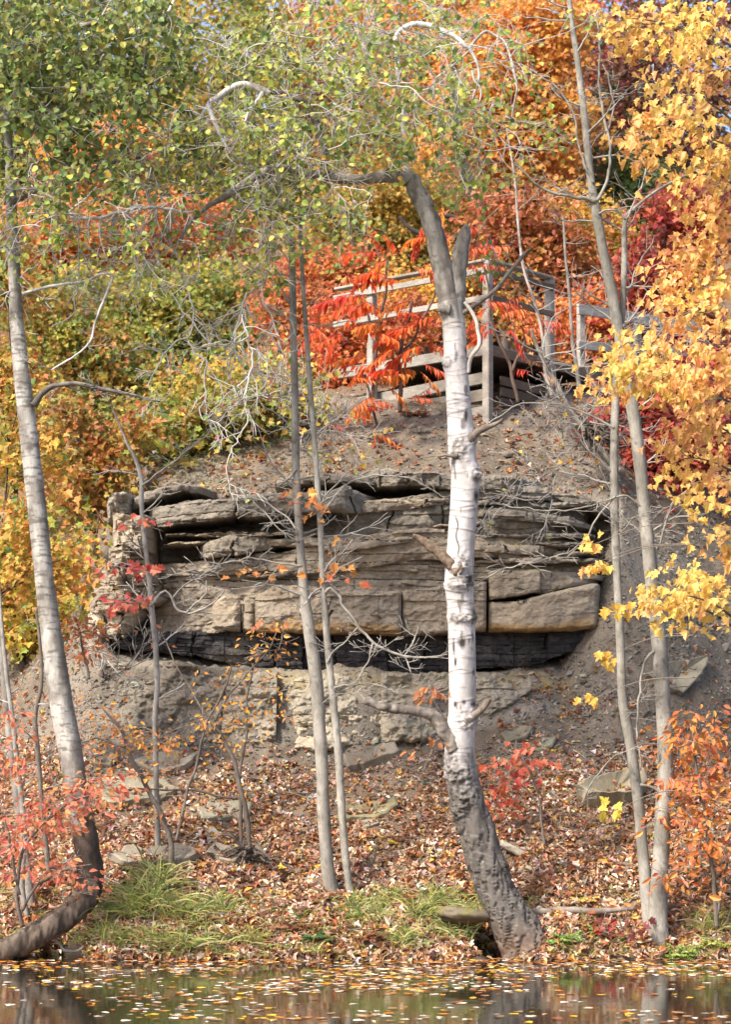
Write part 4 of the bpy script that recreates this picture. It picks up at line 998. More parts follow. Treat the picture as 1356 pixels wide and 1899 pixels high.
for k, pts in enumerate(drops):
    a = Acc(); Yk = YB - .25 + .15 * (k % 4)
    p_, r_ = pxpath([(x_ + br.normal(0, 2), y_, w_) for x_, y_, w_ in pts], Yk, .025)
    p_ = p_ + .028 * np.stack([fbm(np.arange(len(p_)) * .35, k, 0, 3, 3), 0 * p_[:, 0], fbm(np.arange(len(p_)) * .35, k, 9, 3, 4)], 1)
    addtube(a, p_, np.maximum(r_ * .72, .005), 7, BT * math.exp(br.normal(0, .12)))
    for q_ in range(int(len(p_) / 4)):
        i_ = int(br.integers(1, len(p_) - 1)); d0 = norm(p_[min(i_ + 1, len(p_) - 1)] - p_[i_ - 1])
        s_ = norm(np.cross(d0, A(0, 1, 0))) * br.choice([-1, 1])
        grow(a, p_[i_], s_ * .9 + d0 * .5 + A(0, br.normal(0, .3), -.2), br.uniform(.15, .6), max(.0055, r_[i_] * .55), 1, br, .2, .03, 3, .06, BT, 5, TIPS, rmin=.0036)
    birch.part(a, 'hanging_twig', M_twig, main_limb)
# leafy shoots through the crown
blobs = [(560, 230, 190, 130, 34), (430, 270, 130, 90, 22), (680, 150, 160, 130, 30), (830, 190, 130, 150, 26), (620, 60, 220, 80, 26), (340, 330, 120, 70, 16), (180, 340, 120, 60, 12), (900, 300, 70, 70, 12), (800, 80, 120, 80, 14), (480, 430, 70, 90, 9), (220, 420, 150, 80, 8), (70, 400, 80, 80, 6), (580, 340, 120, 60, 14), (535, 300, 60, 45, 16), (500, 330, 50, 40, 8)]
a = Acc(); lf = Acc(); LT = []
for (bx, by, rx, ry, nn) in blobs:
    for k in range(nn):
        px = bx + br.normal(0, .55) * rx; py = by + br.normal(0, .55) * ry; Yk = YB + br.normal(0, .8)
        tips = []
        grow(a, P(px, py, Yk), A(br.normal(0, 1), br.normal(0, .4), br.normal(.1, .7)), br.uniform(.5, 1.1), .007, 2, br, .2, .02, 4, .07, A(.40, .365, .33), 5, tips, rmin=.0032)
        LT += [t_ for t_ in tips if br.random() < .36]
birch.part(a, 'twig_crown', M_twig)
LP = np.array([t_[0] for t_ in LT]); n = len(LP)
LP = np.repeat(LP, 2, 0) + br.normal(0, .055, (2 * n, 3)) + A(0, 0, -.03); n = len(LP)
# the limbs stay clear of leaves on the side of the water
MASK = [np.array(m_, float) for m_ in ([(757, 330), (700, 328), (650, 332), (600, 324)], [(455, 340), (425, 360), (395, 376)], [(488, 168), (448, 157), (405, 178), (390, 195), (405, 240)], [(322, 391), (256, 385), (198, 400), (136, 404)], [(735, 62), (782, 47), (840, 68), (872, 92), (900, 56), (945, 95), (958, 165)], [(764, 336), (800, 400), (821, 498)])]
def clear_of(LP, wd=13, keep=.12, rr=br):
    px, py = screen(LP); ok = np.ones(len(LP), bool)
    for m_ in MASK:
        for p0, p1 in zip(m_[:-1], m_[1:]):
            t_ = np.clip(((px - p0[0]) * (p1 - p0)[0] + (py - p0[1]) * (p1 - p0)[1]) / ((p1 - p0) @ (p1 - p0)), 0, 1)
            ok &= (np.hypot(px - p0[0] - t_ * (p1 - p0)[0], py - p0[1] - t_ * (p1 - p0)[1]) > wd) | (LP[:, 1] > YB + .15) | (rr.random(len(LP)) < keep)
    return LP[ok]
LP = clear_of(LP); n = len(LP)
tip, nrm = leaf_pose(n, br, .75, .9)
mixb = [(A(.20, .27, .05), 4), (A(.30, .36, .05), 4), (A(.14, .20, .045), 2), (A(.42, .44, .06), 3), (A(.56, .48, .05), 2.4), (GOLD, 1)]
scatter(lf, LP, tip, nrm, br.uniform(.05, .078, n), pal(mixb, n, br, .2), T_ROUND)
sel = br.random(len(TIPS)) < .12
tp = np.array([t_[0] for t_, s_ in zip(TIPS, sel) if s_])
tip, nrm = leaf_pose(len(tp), br, .75, .9)
scatter(lf, tp, tip, nrm, br.uniform(.045, .07, len(tp)), pal(mixb + [(RORG, 1), (TANL, 1)], len(tp), br, .2), T_ROUND)
birch.part(lf, 'crown', M_leaf, shade=False)
print('birch leaves', n)

# ------------------------------------------------------------------ a tree given by its stems; small bare side shoots
def stem_tree(name, label, stems, Y, cols, cat='tree', group=None, mat=M_bark, shoots=(10, .7), seed=1, base=None, dark=A(.07, .06, .05), lo=.25, extra=(), seg=18):
    rs = np.random.default_rng(seed)
    b_ = stems[0][0]
    t = Thing(name, label, cat, P(b_[0], b_[1], Y) if base is None else base, group)
    for k, s_ in enumerate(stems):
        a = Acc(); p_, r_ = pxpath(s_, Y + .12 * k, .03)
        addtube(a, p_, r_, seg, None, rough_disp(.10, 9, seed + k), bark_fn(cols[0], cols[1], (7, 7, 5), dark, seed + k))
        tr_o = t.part(a, 'trunk', mat)
        tr_1 = tr_o if k == 0 else tr_1
        if shoots:
            b2 = Acc(); side_shoots(b2, p_, r_, shoots[0], shoots[1], rs, A(.31, .285, .25), lo)
            t.part(b2, 'twig_crown', M_twig)
    for e in extra:
        a = Acc(); p_, r_ = pxpath([(x_, y_, w_ * .72) for x_, y_, w_ in e], Y - .05, .03)
        w = np.linspace(0, 1, len(p_))[:, None]; k_ = np.arange(len(p_)) * .3
        p_ = p_ + np.minimum(w * 6, 1) * .022 * np.stack([fbm(k_, e[0][0], 0, 3, 3), 1.5 * fbm(k_, 5, e[0][1], 3, 6), fbm(k_, e[0][0], 9, 3, 4)], 1)
        addtube(a, p_, np.maximum(r_, .004), 8, None, rough_disp(.15, 20, seed), bark_fn(cols[0], cols[1], seed=seed + 9))
        side_shoots(a, p_, r_, int(3 + len(p_) / 7), .28, rs, A(.31, .285, .25), .15, .2, 1)
        t.part(a, 'branch', M_twig, tr_1)
    return t
YS = float(hit(615, 1655)[0]) + .02
TWIN = 'pale saplings in front of the outcrop'
stem_tree('sapling', 'thicker pale grey sapling of the close pair on the bank', [[(618, 1670, 34), (613, 1650, 28), (606, 1590, 24), (600, 1500, 24), (597, 1420, 24), (592, 1340, 24), (585, 1250, 25), (572, 1160, 22), (562, 1080, 18), (556, 1000, 15), (551, 920, 14), (548, 830, 14), (546, 700, 13), (543, 560, 13), (541, 430, 10), (538, 300, 7), (535, 180, 5), (533, 60, 3)]], YS, (A(.30, .275, .235), A(.20, .18, .15)), group=TWIN, seed=31, shoots=(16, .75), lo=.3,
          extra=([(550, 870, 5), (520, 900, 4), (490, 905, 3)], [(556, 1005, 5), (520, 985, 4), (500, 960, 4), (470, 930, 3)], [(560, 1050, 5), (520, 1045, 5), (470, 1035, 4), (420, 1045, 3), (340, 1060, 3)]))
stem_tree('sapling', 'thinner pale sapling of the close pair, with a drooping whip branch', [[(650, 1662, 17), (647, 1640, 14), (638, 1560, 14), (632, 1470, 15), (627, 1390, 15), (618, 1300, 14), (609, 1210, 13), (602, 1130, 12), (597, 1050, 11), (594, 970, 11), (588, 890, 11), (582, 800, 10), (575, 720, 10), (569, 630, 9), (562, 530, 8), (557, 420, 7), (552, 300, 5), (548, 190, 3)]], YS - .02, (A(.33, .305, .26), A(.22, .20, .165)), group=TWIN, seed=32, shoots=(14, .7), lo=.35,
          extra=([(603, 1100, 8), (612, 1090, 7), (628, 1105, 7), (645, 1135, 7), (668, 1165, 7), (690, 1190, 7), (720, 1207, 7), (750, 1218, 6), (790, 1219, 5), (815, 1216, 4), (830, 1212, 3)], [(692, 1192, 5), (684, 1220, 4), (668, 1255, 4), (650, 1290, 3)], [(665, 1162, 5), (640, 1190, 4), (620, 1205, 4), (606, 1230, 3)],
                 [(752, 1218, 4), (760, 1235, 4), (764, 1250, 3)], [(750, 1216, 4), (768, 1190, 4), (776, 1165, 3)], [(594, 960, 5), (615, 930, 5), (650, 895, 5), (700, 882, 4), (760, 885, 4), (795, 905, 4), (830, 928, 3)], [(620, 1275, 4), (660, 1268, 4), (700, 1270, 4), (735, 1285, 4), (742, 1298, 3)]))
YL = float(hit(293, 1575)[0])
stem_tree('sapling', 'slender wavy pale sapling standing before the crumbling buttress', [[(293, 1600, 12), (292, 1560, 11), (290, 1470, 10), (288, 1390, 10), (287, 1330, 10), (291, 1270, 10), (288, 1200, 10), (281, 1130, 11), (275, 1060, 9), (266, 990, 9), (262, 930, 9), (262, 890, 9), (250, 850, 7), (235, 822, 5), (222, 790, 4), (205, 750, 3)]], YL, (A(.32, .295, .26), A(.21, .19, .165)), group=TWIN, seed=33, shoots=(12, .5), lo=.35,
          extra=([(283, 1120, 7), (300, 1098, 6), (312, 1100, 6), (325, 1125, 7), (345, 1138, 6), (372, 1132, 6), (400, 1115, 4), (415, 1092, 3)], [(318, 1110, 5), (345, 1085, 4), (378, 1065, 4), (410, 1050, 3)], [(345, 1136, 5), (380, 1100, 4), (382, 1075, 3)], [(263, 900, 6), (290, 880, 5), (330, 850, 5), (380, 810, 4), (420, 770, 3)]))
# the pale trunk at the edge, its base bent over the water
YT = 25.2
lt = Thing('birch_tree', 'pale ringed birch bent like an elbow where it rises from the bank edge', 'tree', P(90, 1715, YT))
def left_col(V):
    px, py = screen(V)
    n1 = fbm(V[..., 0] * 7, V[..., 1] * 7, V[..., 2] * 4, 4, 71); n2 = fbm(V[..., 0] * 8, V[..., 1] * 8, V[..., 2] * 45, 3, 72)
    C = mixc(A(.42, .39, .345), A(.24, .215, .185), smooth(-.25, .25, n1))
    C = mixc(C, A(.11, .095, .08), smooth(.05, .35, n2) * .8)
    C = mixc(C, A(.12, .10, .08), smooth(.3, .5, n1) * .6)
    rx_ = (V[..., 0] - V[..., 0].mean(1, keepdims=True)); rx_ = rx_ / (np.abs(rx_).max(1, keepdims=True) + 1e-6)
    C = mixc(C, A(.15, .125, .10), smooth(.05, .75, rx_ + .6 * n1) * .75 * smooth(900, 1250, py))  # right side of the trunk darker: shade put into the bark colour
    bark = mixc(A(.125, .095, .072), A(.055, .043, .033), smooth(-.2, .3, fbm(V[..., 0] * 16, V[..., 1] * 16, V[..., 2] * 4, 4, 73)))
    C = mixc(C, bark, smooth(1440, 1580, py + 80 * n1))
    return mixc(C, A(.20, .18, .155), smooth(650, 420, py) * .8)
a = Acc(); p_, r_ = pxpath([(-70, 1800, 44, -.45), (-20, 1776, 46, -.4), (30, 1754, 48, -.35), (75, 1729, 50, -.28), (120, 1702, 50, -.2), (153, 1668, 54, -.1), (167, 1624, 52), (161, 1572, 47), (152, 1518, 44), (140, 1455, 42), (128, 1385, 44), (112, 1295, 44), (97, 1195, 40), (83, 1085, 36), (69, 955, 35), (58, 855, 34), (48, 765, 33), (38, 680, 29), (30, 600, 26), (26, 510, 23), (22, 420, 21), (18, 330, 18), (14, 250, 15), (12, 160, 12), (14, 60, 9), (10, -40, 6)], YT, .015)
def left_disp(V, th, r0):
    px, py = screen(V)
    d = rough_disp(.10, 10, 74)(V, th, r0)
    return d - r0[:, None] * .14 * smooth(1520, 1620, py) * smooth(.06, .4, np.abs(grain(V, 18, 2.6, 75)))
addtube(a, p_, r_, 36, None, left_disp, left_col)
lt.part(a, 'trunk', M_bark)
for pts in ([(62, 752, 14), (80, 726, 11), (105, 712, 9), (150, 715, 8), (205, 722, 7), (260, 735, 5), (300, 745, 3)], [(41, 545, 6), (80, 535, 5.5), (124, 528, 5), (161, 520, 5), (186, 507, 5), (206, 511, 5), (194, 548, 5), (177, 590, 4.5), (165, 631, 4), (136, 660, 3.5), (95, 685, 3)], [(18, 300, 8), (60, 240, 9), (110, 140, 8), (140, 60, 8), (180, 45, 10), (225, 25, 8), (240, -10, 6)], [(60, 240, 8), (130, 180, 7), (230, 60, 6), (290, 50, 7), (325, -5, 5)], [(25, 480, 6), (-30, 420, 5)],
            [(90, 345, 9), (130, 335, 10), (180, 312, 10), (225, 296, 10), (262, 290, 8)], [(18, 380, 8), (55, 360, 8), (90, 345, 8)]):
    limb(lt, pts, YT - .1, 'branch', DRK if pts[0][0] in (62, 90, 18) else WHT, M_bark, 10, .02, .12, shoots=8)
lr_ = np.random.default_rng(41)
lf = Acc(); a = Acc(); LT = []
for (bx, by, rx, ry, nn) in [(90, 110, 170, 120, 34), (240, 120, 140, 100, 17), (60, 250, 110, 70, 14), (180, 220, 140, 50, 10), (380, 50, 90, 60, 6), (20, 30, 100, 70, 16)]:
    for k in range(nn):
        px = bx + lr_.normal(0, .5) * rx; py = by + lr_.normal(0, .5) * ry
        tips = []
        grow(a, P(px, py, YT + lr_.normal(.2, .9)), A(lr_.normal(0, 1), lr_.normal(0, .4), lr_.normal(-.1, .6)), lr_.uniform(.5, 1.), .007, 2, lr_, .2, .02, 4, .07, A(.22, .2, .175), 5, tips, rmin=.003)
        LT += tips
lt.part(a, 'twig_crown', M_twig)
LP = np.array([t_[0] for t_ in LT]); LP = np.repeat(LP, 2, 0); LP = clear_of(LP + lr_.normal(0, .09, LP.shape), rr=lr_); n = len(LP)
tip, nrm = leaf_pose(n, lr_, .9, .9)
scatter(lf, LP, tip, nrm, lr_.uniform(.06, .09, n), pal([(A(.12, .165, .04), 4), (A(.17, .22, .045), 4), (A(.26, .30, .05), 3), (OLIVE, 1.5), (A(.52, .44, .05), 1.6)], n, lr_, .24), T_ROUND)
lt.part(lf, 'crown', M_leaf, shade=False)
print('left leaves', n)
# the twin grey trunks
YR = float(hit(1222, 1735)[0])
GT = (A(.31, .29, .25), A(.20, .185, .155))
stem_tree('twin_trunk_tree', 'two grey trunks rising from one base on the bank beside the yellow maple', [
    [(1222, 1765, 48), (1222, 1735, 38), (1222, 1680, 34), (1226, 1600, 31), (1231, 1500, 30), (1235, 1400, 29), (1230, 1290, 29), (1222, 1180, 29), (1211, 1085, 26), (1200, 985, 24), (1190, 880, 24), (1176, 770, 24), (1161, 690, 23), (1148, 615, 21), (1135, 540, 20), (1119, 462, 18), (1106, 392, 18), (1096, 330, 15), (1085, 220, 14), (1073, 120, 12), (1061, 40, 10), (1052, -50, 8)],
    [(1212, 1755, 30), (1203, 1690, 24), (1195, 1600, 22), (1185, 1490, 20), (1171, 1385, 20), (1156, 1300, 18), (1152, 1200, 16), (1146, 1085, 15), (1141, 960, 16), (1140, 850, 16), (1143, 730, 15), (1149, 640, 14), (1156, 560, 12), (1159, 480, 11), (1161, 408, 9), (1185, 380, 6), (1225, 350, 5), (1290, 318, 5), (1370, 295, 4)]],
    YR, GT, seed=34, shoots=(17, .75), lo=.42, mat=M_bark, seg=24,
    extra=([(1105, 375, 10), (1085, 368, 9), (1055, 363, 8), (1025, 357, 7), (1000, 345, 6), (975, 322, 5), (955, 305, 4)], [(1108, 372, 9), (1118, 355, 8), (1130, 320, 8), (1131, 270, 7), (1120, 210, 7), (1112, 140, 6), (1112, 70, 5), (1108, 30, 3)], [(1130, 240, 5), (1140, 200, 5), (1130, 150, 4), (1122, 120, 3)], [(1102, 340, 7), (1078, 290, 6), (1066, 220, 5), (1040, 170, 5), (985, 130, 4)],
           [(1161, 408, 6), (1145, 392, 5), (1125, 390, 5), (1110, 398, 5)], [(1165, 405, 5), (1195, 330, 5), (1230, 250, 5), (1275, 200, 4), (1290, 170, 3)], [(1262, 210, 5), (1220, 160, 4), (1212, 120, 3)], [(1150, 690, 7), (1165, 650, 8), (1172, 620, 7), (1200, 608, 5), (1260, 620, 4), (1310, 635, 3)], [(1141, 795, 7), (1105, 775, 6), (1060, 755, 5), (1010, 747, 5), (960, 752, 4), (900, 790, 3)],
           [(1142, 920, 6), (1110, 960, 5), (1085, 1000, 5), (1050, 1025, 4), (1000, 1040, 4), (940, 1055, 4), (880, 1085, 3)], [(1192, 940, 5), (1160, 920, 5), (1120, 930, 4), (1060, 945, 4), (990, 945, 4), (930, 935, 3)], [(1200, 985, 5), (1180, 960, 4), (1150, 990, 3)], [(1222, 1205, 7), (1205, 1215, 7), (1192, 1245, 6), (1186, 1300, 6), (1184, 1360, 5), (1188, 1430, 5)],
           [(1188, 1455, 8), (1210, 1460, 7), (1228, 1475, 6), (1250, 1490, 6), (1275, 1488, 4), (1300, 1470, 3)], [(1184, 1448, 6), (1150, 1400, 4), (1100, 1450, 4), (1078, 1490, 3)], [(1225, 1010, 6), (1250, 930, 5), (1300, 905, 4), (1356, 890, 4)]))
# grey stems at the edge of the picture, standing in the pink-leaved shrub
YE = float(hit(50, 1680)[0])
ES = 'thin grey stems by the bent birch'
stem_tree('sapling', 'thickest of the grey stems beside the bent birch, straight', [[(62, 1710, 20), (57, 1675, 18), (48, 1600, 18), (38, 1530, 17), (28, 1450, 16), (18, 1370, 15), (8, 1270, 14), (0, 1180, 13), (-12, 1050, 10), (-25, 900, 8)]], YE, (A(.30, .27, .24), A(.19, .17, .145)), group=ES, seed=35, shoots=(6, .5))
stem_tree('sapling', 'grey stem crossing in front of the thickest one by the bent birch', [[(48, 1700, 12), (40, 1640, 11), (44, 1540, 11), (34, 1440, 10), (22, 1330, 9), (10, 1240, 8), (2, 1150, 7), (-5, 1040, 5)]], YE - .25, (A(.34, .31, .27), A(.22, .2, .17)), group=ES, seed=36, shoots=(6, .5))
stem_tree('sapling', 'darker thin stem between the grey stems and the bent birch', [[(92, 1640, 10), (84, 1560, 10), (76, 1480, 9), (70, 1400, 9), (64, 1330, 9), (76, 1270, 7), (74, 1200, 6), (66, 1130, 4)]], YE + .6, (A(.2, .17, .14), A(.13, .11, .09)), group=ES, seed=37, shoots=(7, .5))
# dead leaning sapling over the root tangle, with its bare brushwood
stem_tree('dead_sapling', 'dead grey sapling leaning across the slope below the deck', [[(1150, 875, 13), (1120, 845, 12), (1085, 800, 11), (1052, 752, 10), (1035, 715, 9), (1020, 690, 8), (1000, 650, 7), (985, 610, 5)]], 30.9, (A(.28, .245, .21), A(.17, .15, .125)), seed=38, shoots=(14, .8), lo=.1)
stem_tree('dead_sapling', 'thin bare sapling standing between the deck and the stair railing', [[(1075, 720, 9), (1070, 680, 8), (1062, 630, 7), (1058, 560, 6), (1050, 480, 5), (1045, 400, 4)]], 33.0, (A(.26, .23, .2), A(.16, .14, .12)), seed=39, shoots=(8, .7), lo=.1)
stem_tree('dead_sapling', 'bare pale sapling climbing past the right post of the deck', [[(1025, 735, 8), (1012, 690, 7), (1006, 620, 6), (992, 560, 6), (972, 500, 5), (962, 420, 5), (955, 330, 4), (940, 240, 3)]], 31.6, (A(.42, .37, .32), A(.28, .25, .21)), seed=40, shoots=(8, .6), lo=.1)
def brush(name, label, px, py, Y, n_, L, seed, col, rx=60, ry=30, up=.6, leaves=None, group=None):
    rs = np.random.default_rng(seed); a = Acc(); tips = []
    b_ = P(px, py, Y)
    for k in range(n_):
        grow(a, P(px + rs.normal(0, .4) * rx, py + rs.normal(0, .3) * ry, Y + rs.normal(0, .2)), A(rs.normal(0, 1), rs.normal(-.2, .5), rs.normal(up, .6)), L * rs.uniform(.5, 1.2), .009, 2, rs, .2, .0, 4, .08, col * math.exp(rs.normal(0, .2)), 5, tips, .9, rmin=.0036)
    t = Thing(name, label, 'shrub', b_, group)
    t.part(a, 'stem', M_twig)
    if leaves:
        lf = Acc(); T = [t_ for t_ in tips if rs.random() < leaves[0]]
        if T:
            LP = np.array([t_[0] for t_ in T]); tip, nrm = leaf_pose(len(LP), rs, .7, .8)
            scatter(lf, LP, tip, nrm, leaves[1] * np.exp(rs.normal(0, .2, len(LP))), pal(leaves[2], len(LP), rs), leaves[3])
            t.part(lf, 'foliage', M_leaf, shade=False)
    return t
TG = A(.34, .31, .275)
brush('bare_shrub', 'tangle of bare grey brush over the grassy cap left of the deck', 500, 740, 29.8, 16, 1.0, 51, TG, 90, 60, .2, (.10, .06, [(YEL, 2), (LIME, 1), (RORG, 1)], T_ROUND))
brush('bare_shrub', 'bare grey brush in front of the post left of the birch', 600, 790, 30.6, 10, .8, 52, TG, 70, 40, .3, (.22, .07, [(YEL, 2), (LIME, 2), (GOLD, 1)], T_ROUND))
brush('bare_shrub', 'bare brushwood over the dark root tangle below the deck', 1070, 800, 30.8, 14, .8, 53, TG * .8, 70, 50, .4, (.05, .08, [(YEL, 2), (RORG, 1)], T_MAPLE_LO))
brush('bare_shrub', 'fine bare twigs before the thin beds right of the white birch', 960, 930, 29.3, 9, .7, 54, TG * 1.1, 80, 40, .1, (.05, .07, [(LIME, 2), (GOLD, 1)], T_LENS))
brush('bare_shrub', 'bare twiggy bush behind the upper twin grey trunks', 1200, 610, 31.5, 10, .9, 55, TG, 90, 40, .4)
brush('bare_shrub', 'thin dry stems at the crumbling foot of the buttress', 205, 1240, 29.2, 9, .7, 56, TG * .75, 60, 60, .5, (.06, .07, [(ORG, 2), (SALMON, 1)], T_LENS))
brush('bare_shrub', 'dry brown stems in the leaves right of the fallen pale log', 1060, 1540, 27.0, 7, .5, 57, A(.24, .17, .12), 60, 40, .8, (.10, .06, [(RORG, 1), (YEL, 1)], T_LENS))
# exposed roots of the slope
def roots(name, label, px, py, Y, n_, L, seed, col, up=-.5):
    rs = np.random.default_rng(seed); a = Acc()
    for k in range(n_):
        grow(a, P(px, py, Y) + rs.normal(0, .06, 3), A(rs.normal(0, 1), -.5 + rs.normal(0, .3), rs.normal(up, .5)), L * rs.uniform(.5, 1.3), rs.uniform(.012, .028), 1, rs, .2, .05, 3, .05, col, 7, None, .7, rmin=.004)
    return single(a, name, M_bark, label, 'roots', P(px, py + 10, Y))
roots('root_tangle', 'dark exposed roots with earth at the lip of the bank, left of the twin saplings', 470, 1578, float(hit(470, 1590)[0]) - .1, 16, .5, 61, A(.10, .08, .065))
roots('root_tangle', 'dark upturned roots in the slope under the right end of the deck', 1100, 800, 31.0, 26, .6, 62, A(.09, .07, .055), .1)
# logs
def log(name, label, pts, Y, c1, c2, seed, cat='log', fn=None):
    a = Acc(); p_, r_ = pxpath(pts, Y, .03)
    addtube(a, p_, r_, 14, None, rough_disp(.25, 16, seed), bark_fn(c1, c2, (16, 8, 20), A(.08, .065, .05), seed))
    return single(a, name, M_bark, label, cat, p_[0])
log('fallen_log', 'short pale log end poking from the leaves right of the birch', [(928, 1562, 12), (950, 1574, 14), (972, 1586, 14), (988, 1592, 11)], float(hit(960, 1585)[0]) - .05, A(.42, .37, .29), A(.28, .24, .18), 71)
log('fallen_branch', 'thin fallen branch lying level on the bank behind the birch base', [(905, 1690, 10), (985, 1692, 13), (1050, 1688, 14), (1110, 1690, 12), (1178, 1684, 8)], float(hit(1050, 1690)[0]) - .06, A(.26, .22, .18), A(.16, .13, .10), 72, 'branch')
log('driftwood', 'curved grey root end in the water edge under the tall sedge', [(300, 1775, 14), (318, 1768, 14), (332, 1774, 10)], 25.0, A(.20, .17, .14), A(.12, .1, .08), 73, 'driftwood')
log('driftwood', 'short dark curved stick standing at the water edge right of the sedge', [(352, 1776, 8), (360, 1762, 9), (366, 1745, 7)], 25.0, A(.22, .19, .16), A(.12, .1, .08), 74, 'driftwood')
log('driftwood', 'pale thin root arching in the dark hollow under the bent birch', [(90, 1735, 6), (108, 1748, 6), (118, 1762, 6), (140, 1764, 5), (155, 1755, 4)], 25.05, A(.34, .30, .26), A(.2, .17, .14), 75, 'driftwood')

# ------------------------------------------------------------------ the coloured trees up the hillside
def hill_tree(name, label, base_px, Y, blobs, mix, n_clumps, per, size, tmpl=T_MAPLE_LO, seed=1, clump=.42, group=None, cat='tree', trunk_w=16, trunk_col=(DARKB, A(.06, .05, .042)), limbs=9, lean=0, spread=.75, down=.7, mat=M_leaf):
    rs = np.random.default_rng(seed)
    gz = float(ground_z(base_px, Y))
    base = A((base_px - W / 2) / F * Y, Y, gz)
    t = Thing(name, label, cat, base, group)
    bl = np.array(blobs, float); size = size * (.8 if Y > 33 else 1); per = int(per * (1.45 if Y > 33 else 1))
    cw = bl[:, 2] * bl[:, 3]; lf = Acc(); cs = []
    for k in range(n_clumps):
        b_ = bl[rs.choice(len(bl), p=cw / cw.sum())]
        d = norm(rs.normal(0, 1, 3)) * rs.random() ** .4
        depth = max(b_[2], b_[3]) * S(Y) * .8
        c = P(b_[0] + d[0] * b_[2], b_[1] + d[2] * b_[3], Y) + A(0, d[1] * depth, 0)
        cs.append(c)
        n_ = max(4, int(per * rs.uniform(.5, 1.5)))
        clump_leaves(lf, c, clump * rs.uniform(.6, 1.4), n_, mix, size, tmpl, rs, spread, down, pal(mix, 1, rs, .22)[0])
    cs = np.array(cs)
    top = A(cs[:, 0].mean() * .6 + base[0] * .4, Y, np.percentile(cs[:, 2], 85))
    if trunk_w:
        a = Acc()
        mid = (base + top) / 2 + rs.normal(0, .15, 3)
        p_ = spline(np.array([[*(base - A(0, 0, .3)), 1.0], [*mid, .72], [*top, .2]]), .12)
        r_ = np.maximum(p_[:, 3] * trunk_w * S(Y) / 2, .01)
        p_ = p_[:, :3] + .05 * np.stack([fbm(p_[:, 2] * 1.1, seed, 0, 3, seed), fbm(p_[:, 2] * 1.1, seed, 7, 3, seed), 0 * p_[:, 2]], 1)
        addtube(a, p_, r_, 10, None, rough_disp(.15, 8, seed), bark_fn(trunk_col[0], trunk_col[1], (8, 8, 3), seed=seed))
        tr_o = t.part(a, 'trunk', M_bark)
        for k in rs.choice(len(cs), min(limbs, len(cs)), replace=False):
            a = Acc()
            c = cs[k]; i_ = int(np.clip(np.searchsorted(p_[:, 2], c[2] - .35 * np.hypot(*(c - top)[:2]) - .4), 1, len(p_) - 2))
            q0 = p_[i_]; q1 = (q0 + c) / 2 + A(0, 0, .12) + rs.normal(0, .1, 3)
            pp = spline(np.array([[*q0, r_[i_] * .6], [*q1, r_[i_] * .38], [*c, .006]]), .12)
            addtube(a, pp[:, :3], np.maximum(pp[:, 3], .006), 7, None, None, bark_fn(trunk_col[0], trunk_col[1], (8, 8, 3), seed=seed + k))
            t.part(a, 'limb', M_bark, tr_o)
    t.part(lf, 'crown', mat, shade=False)
    return t
GH = 'autumn trees on the hillside'
KD = dict(group=GH)
# farthest row closes the hillside
FAR = [(-330, 48, [(-330, 420, 190, 260), (-300, 760, 170, 150)], [(ORG, 2), (LIME, 2), (GOLD, 2), (GRN, 1)], 'mixed orange and green tree on the hill past the bent birch, beyond the frame'),
       (1640, 48, [(1620, 380, 190, 260), (1600, 700, 170, 140)], [(RUST, 2), (GOLD, 2), (BURG, 1), (ORG, 1)], 'rust and gold tree on the hill past the yellow maple, beyond the frame'),
       (-120, 62, [(-60, 150, 210, 260)], [(OLIVE, 3), (GRN, 3), (LIME, 2), (GOLD, 1)], 'olive and gold tree far up the hill behind the dark green crown'),
       (180, 63, [(170, 120, 190, 210), (250, 360, 150, 110)], [(OLIVE, 3), (LIME, 3), (GRN, 2), (GOLD, 2), (YEL, 1)], 'golden tree far up the hill showing through gaps in the dark green crown'),
       (420, 61, [(430, 120, 170, 190), (420, 330, 160, 120)], [(YEL, 2), (LIME, 3), (OLIVE, 3), (GRN, 1.5), (GOLD, 1.5)], 'yellow and olive tree far up the hill behind the white arching limb'),
       (640, 62, [(640, 110, 170, 200), (640, 320, 150, 120)], [(ORG, 3), (YEL, 2), (GOLD, 3), (RORG, .6), (OLIVE, 1)], 'mottled orange and olive tree far behind the birch crown'),
       (860, 60, [(850, 110, 170, 200), (850, 330, 140, 130)], [(ORG, 3), (GOLD, 3), (YEL, 1), (OLIVE, 1)], 'amber tree far up the hill behind the high pale limb'),
       (1080, 61, [(1080, 130, 190, 220), (1090, 380, 170, 150)], [(RUST, 2), (BURG, 2), (ORG, 2), (DGRN, 1)], 'rust and burgundy tree far up the hill behind the twin grey trunks'),
       (1320, 60, [(1300, 160, 190, 270), (1330, 520, 160, 170), (1250, -20, 190, 120)], [(BURG, 3), (RUST, 2), (DGRN, 2), (RORG, 1)], 'dark red tree far up the hill behind the yellow maple'),
       (-60, 56, [(-30, 520, 180, 170), (-20, 780, 150, 150)], [(GOLD, 1.5), (ORG, 2), (LIME, 3), (GRN, 2), (OLIVE, 1)], 'orange and olive tree on the hill beyond the bent birch')]
for k, (bx, Y, bl, mix, lb) in enumerate(FAR):
    hill_tree('hill_tree', lb, bx, Y, bl, mix, 330, 34, .17, T_KITE, 200 + k, .75, trunk_w=26, limbs=10, **KD)
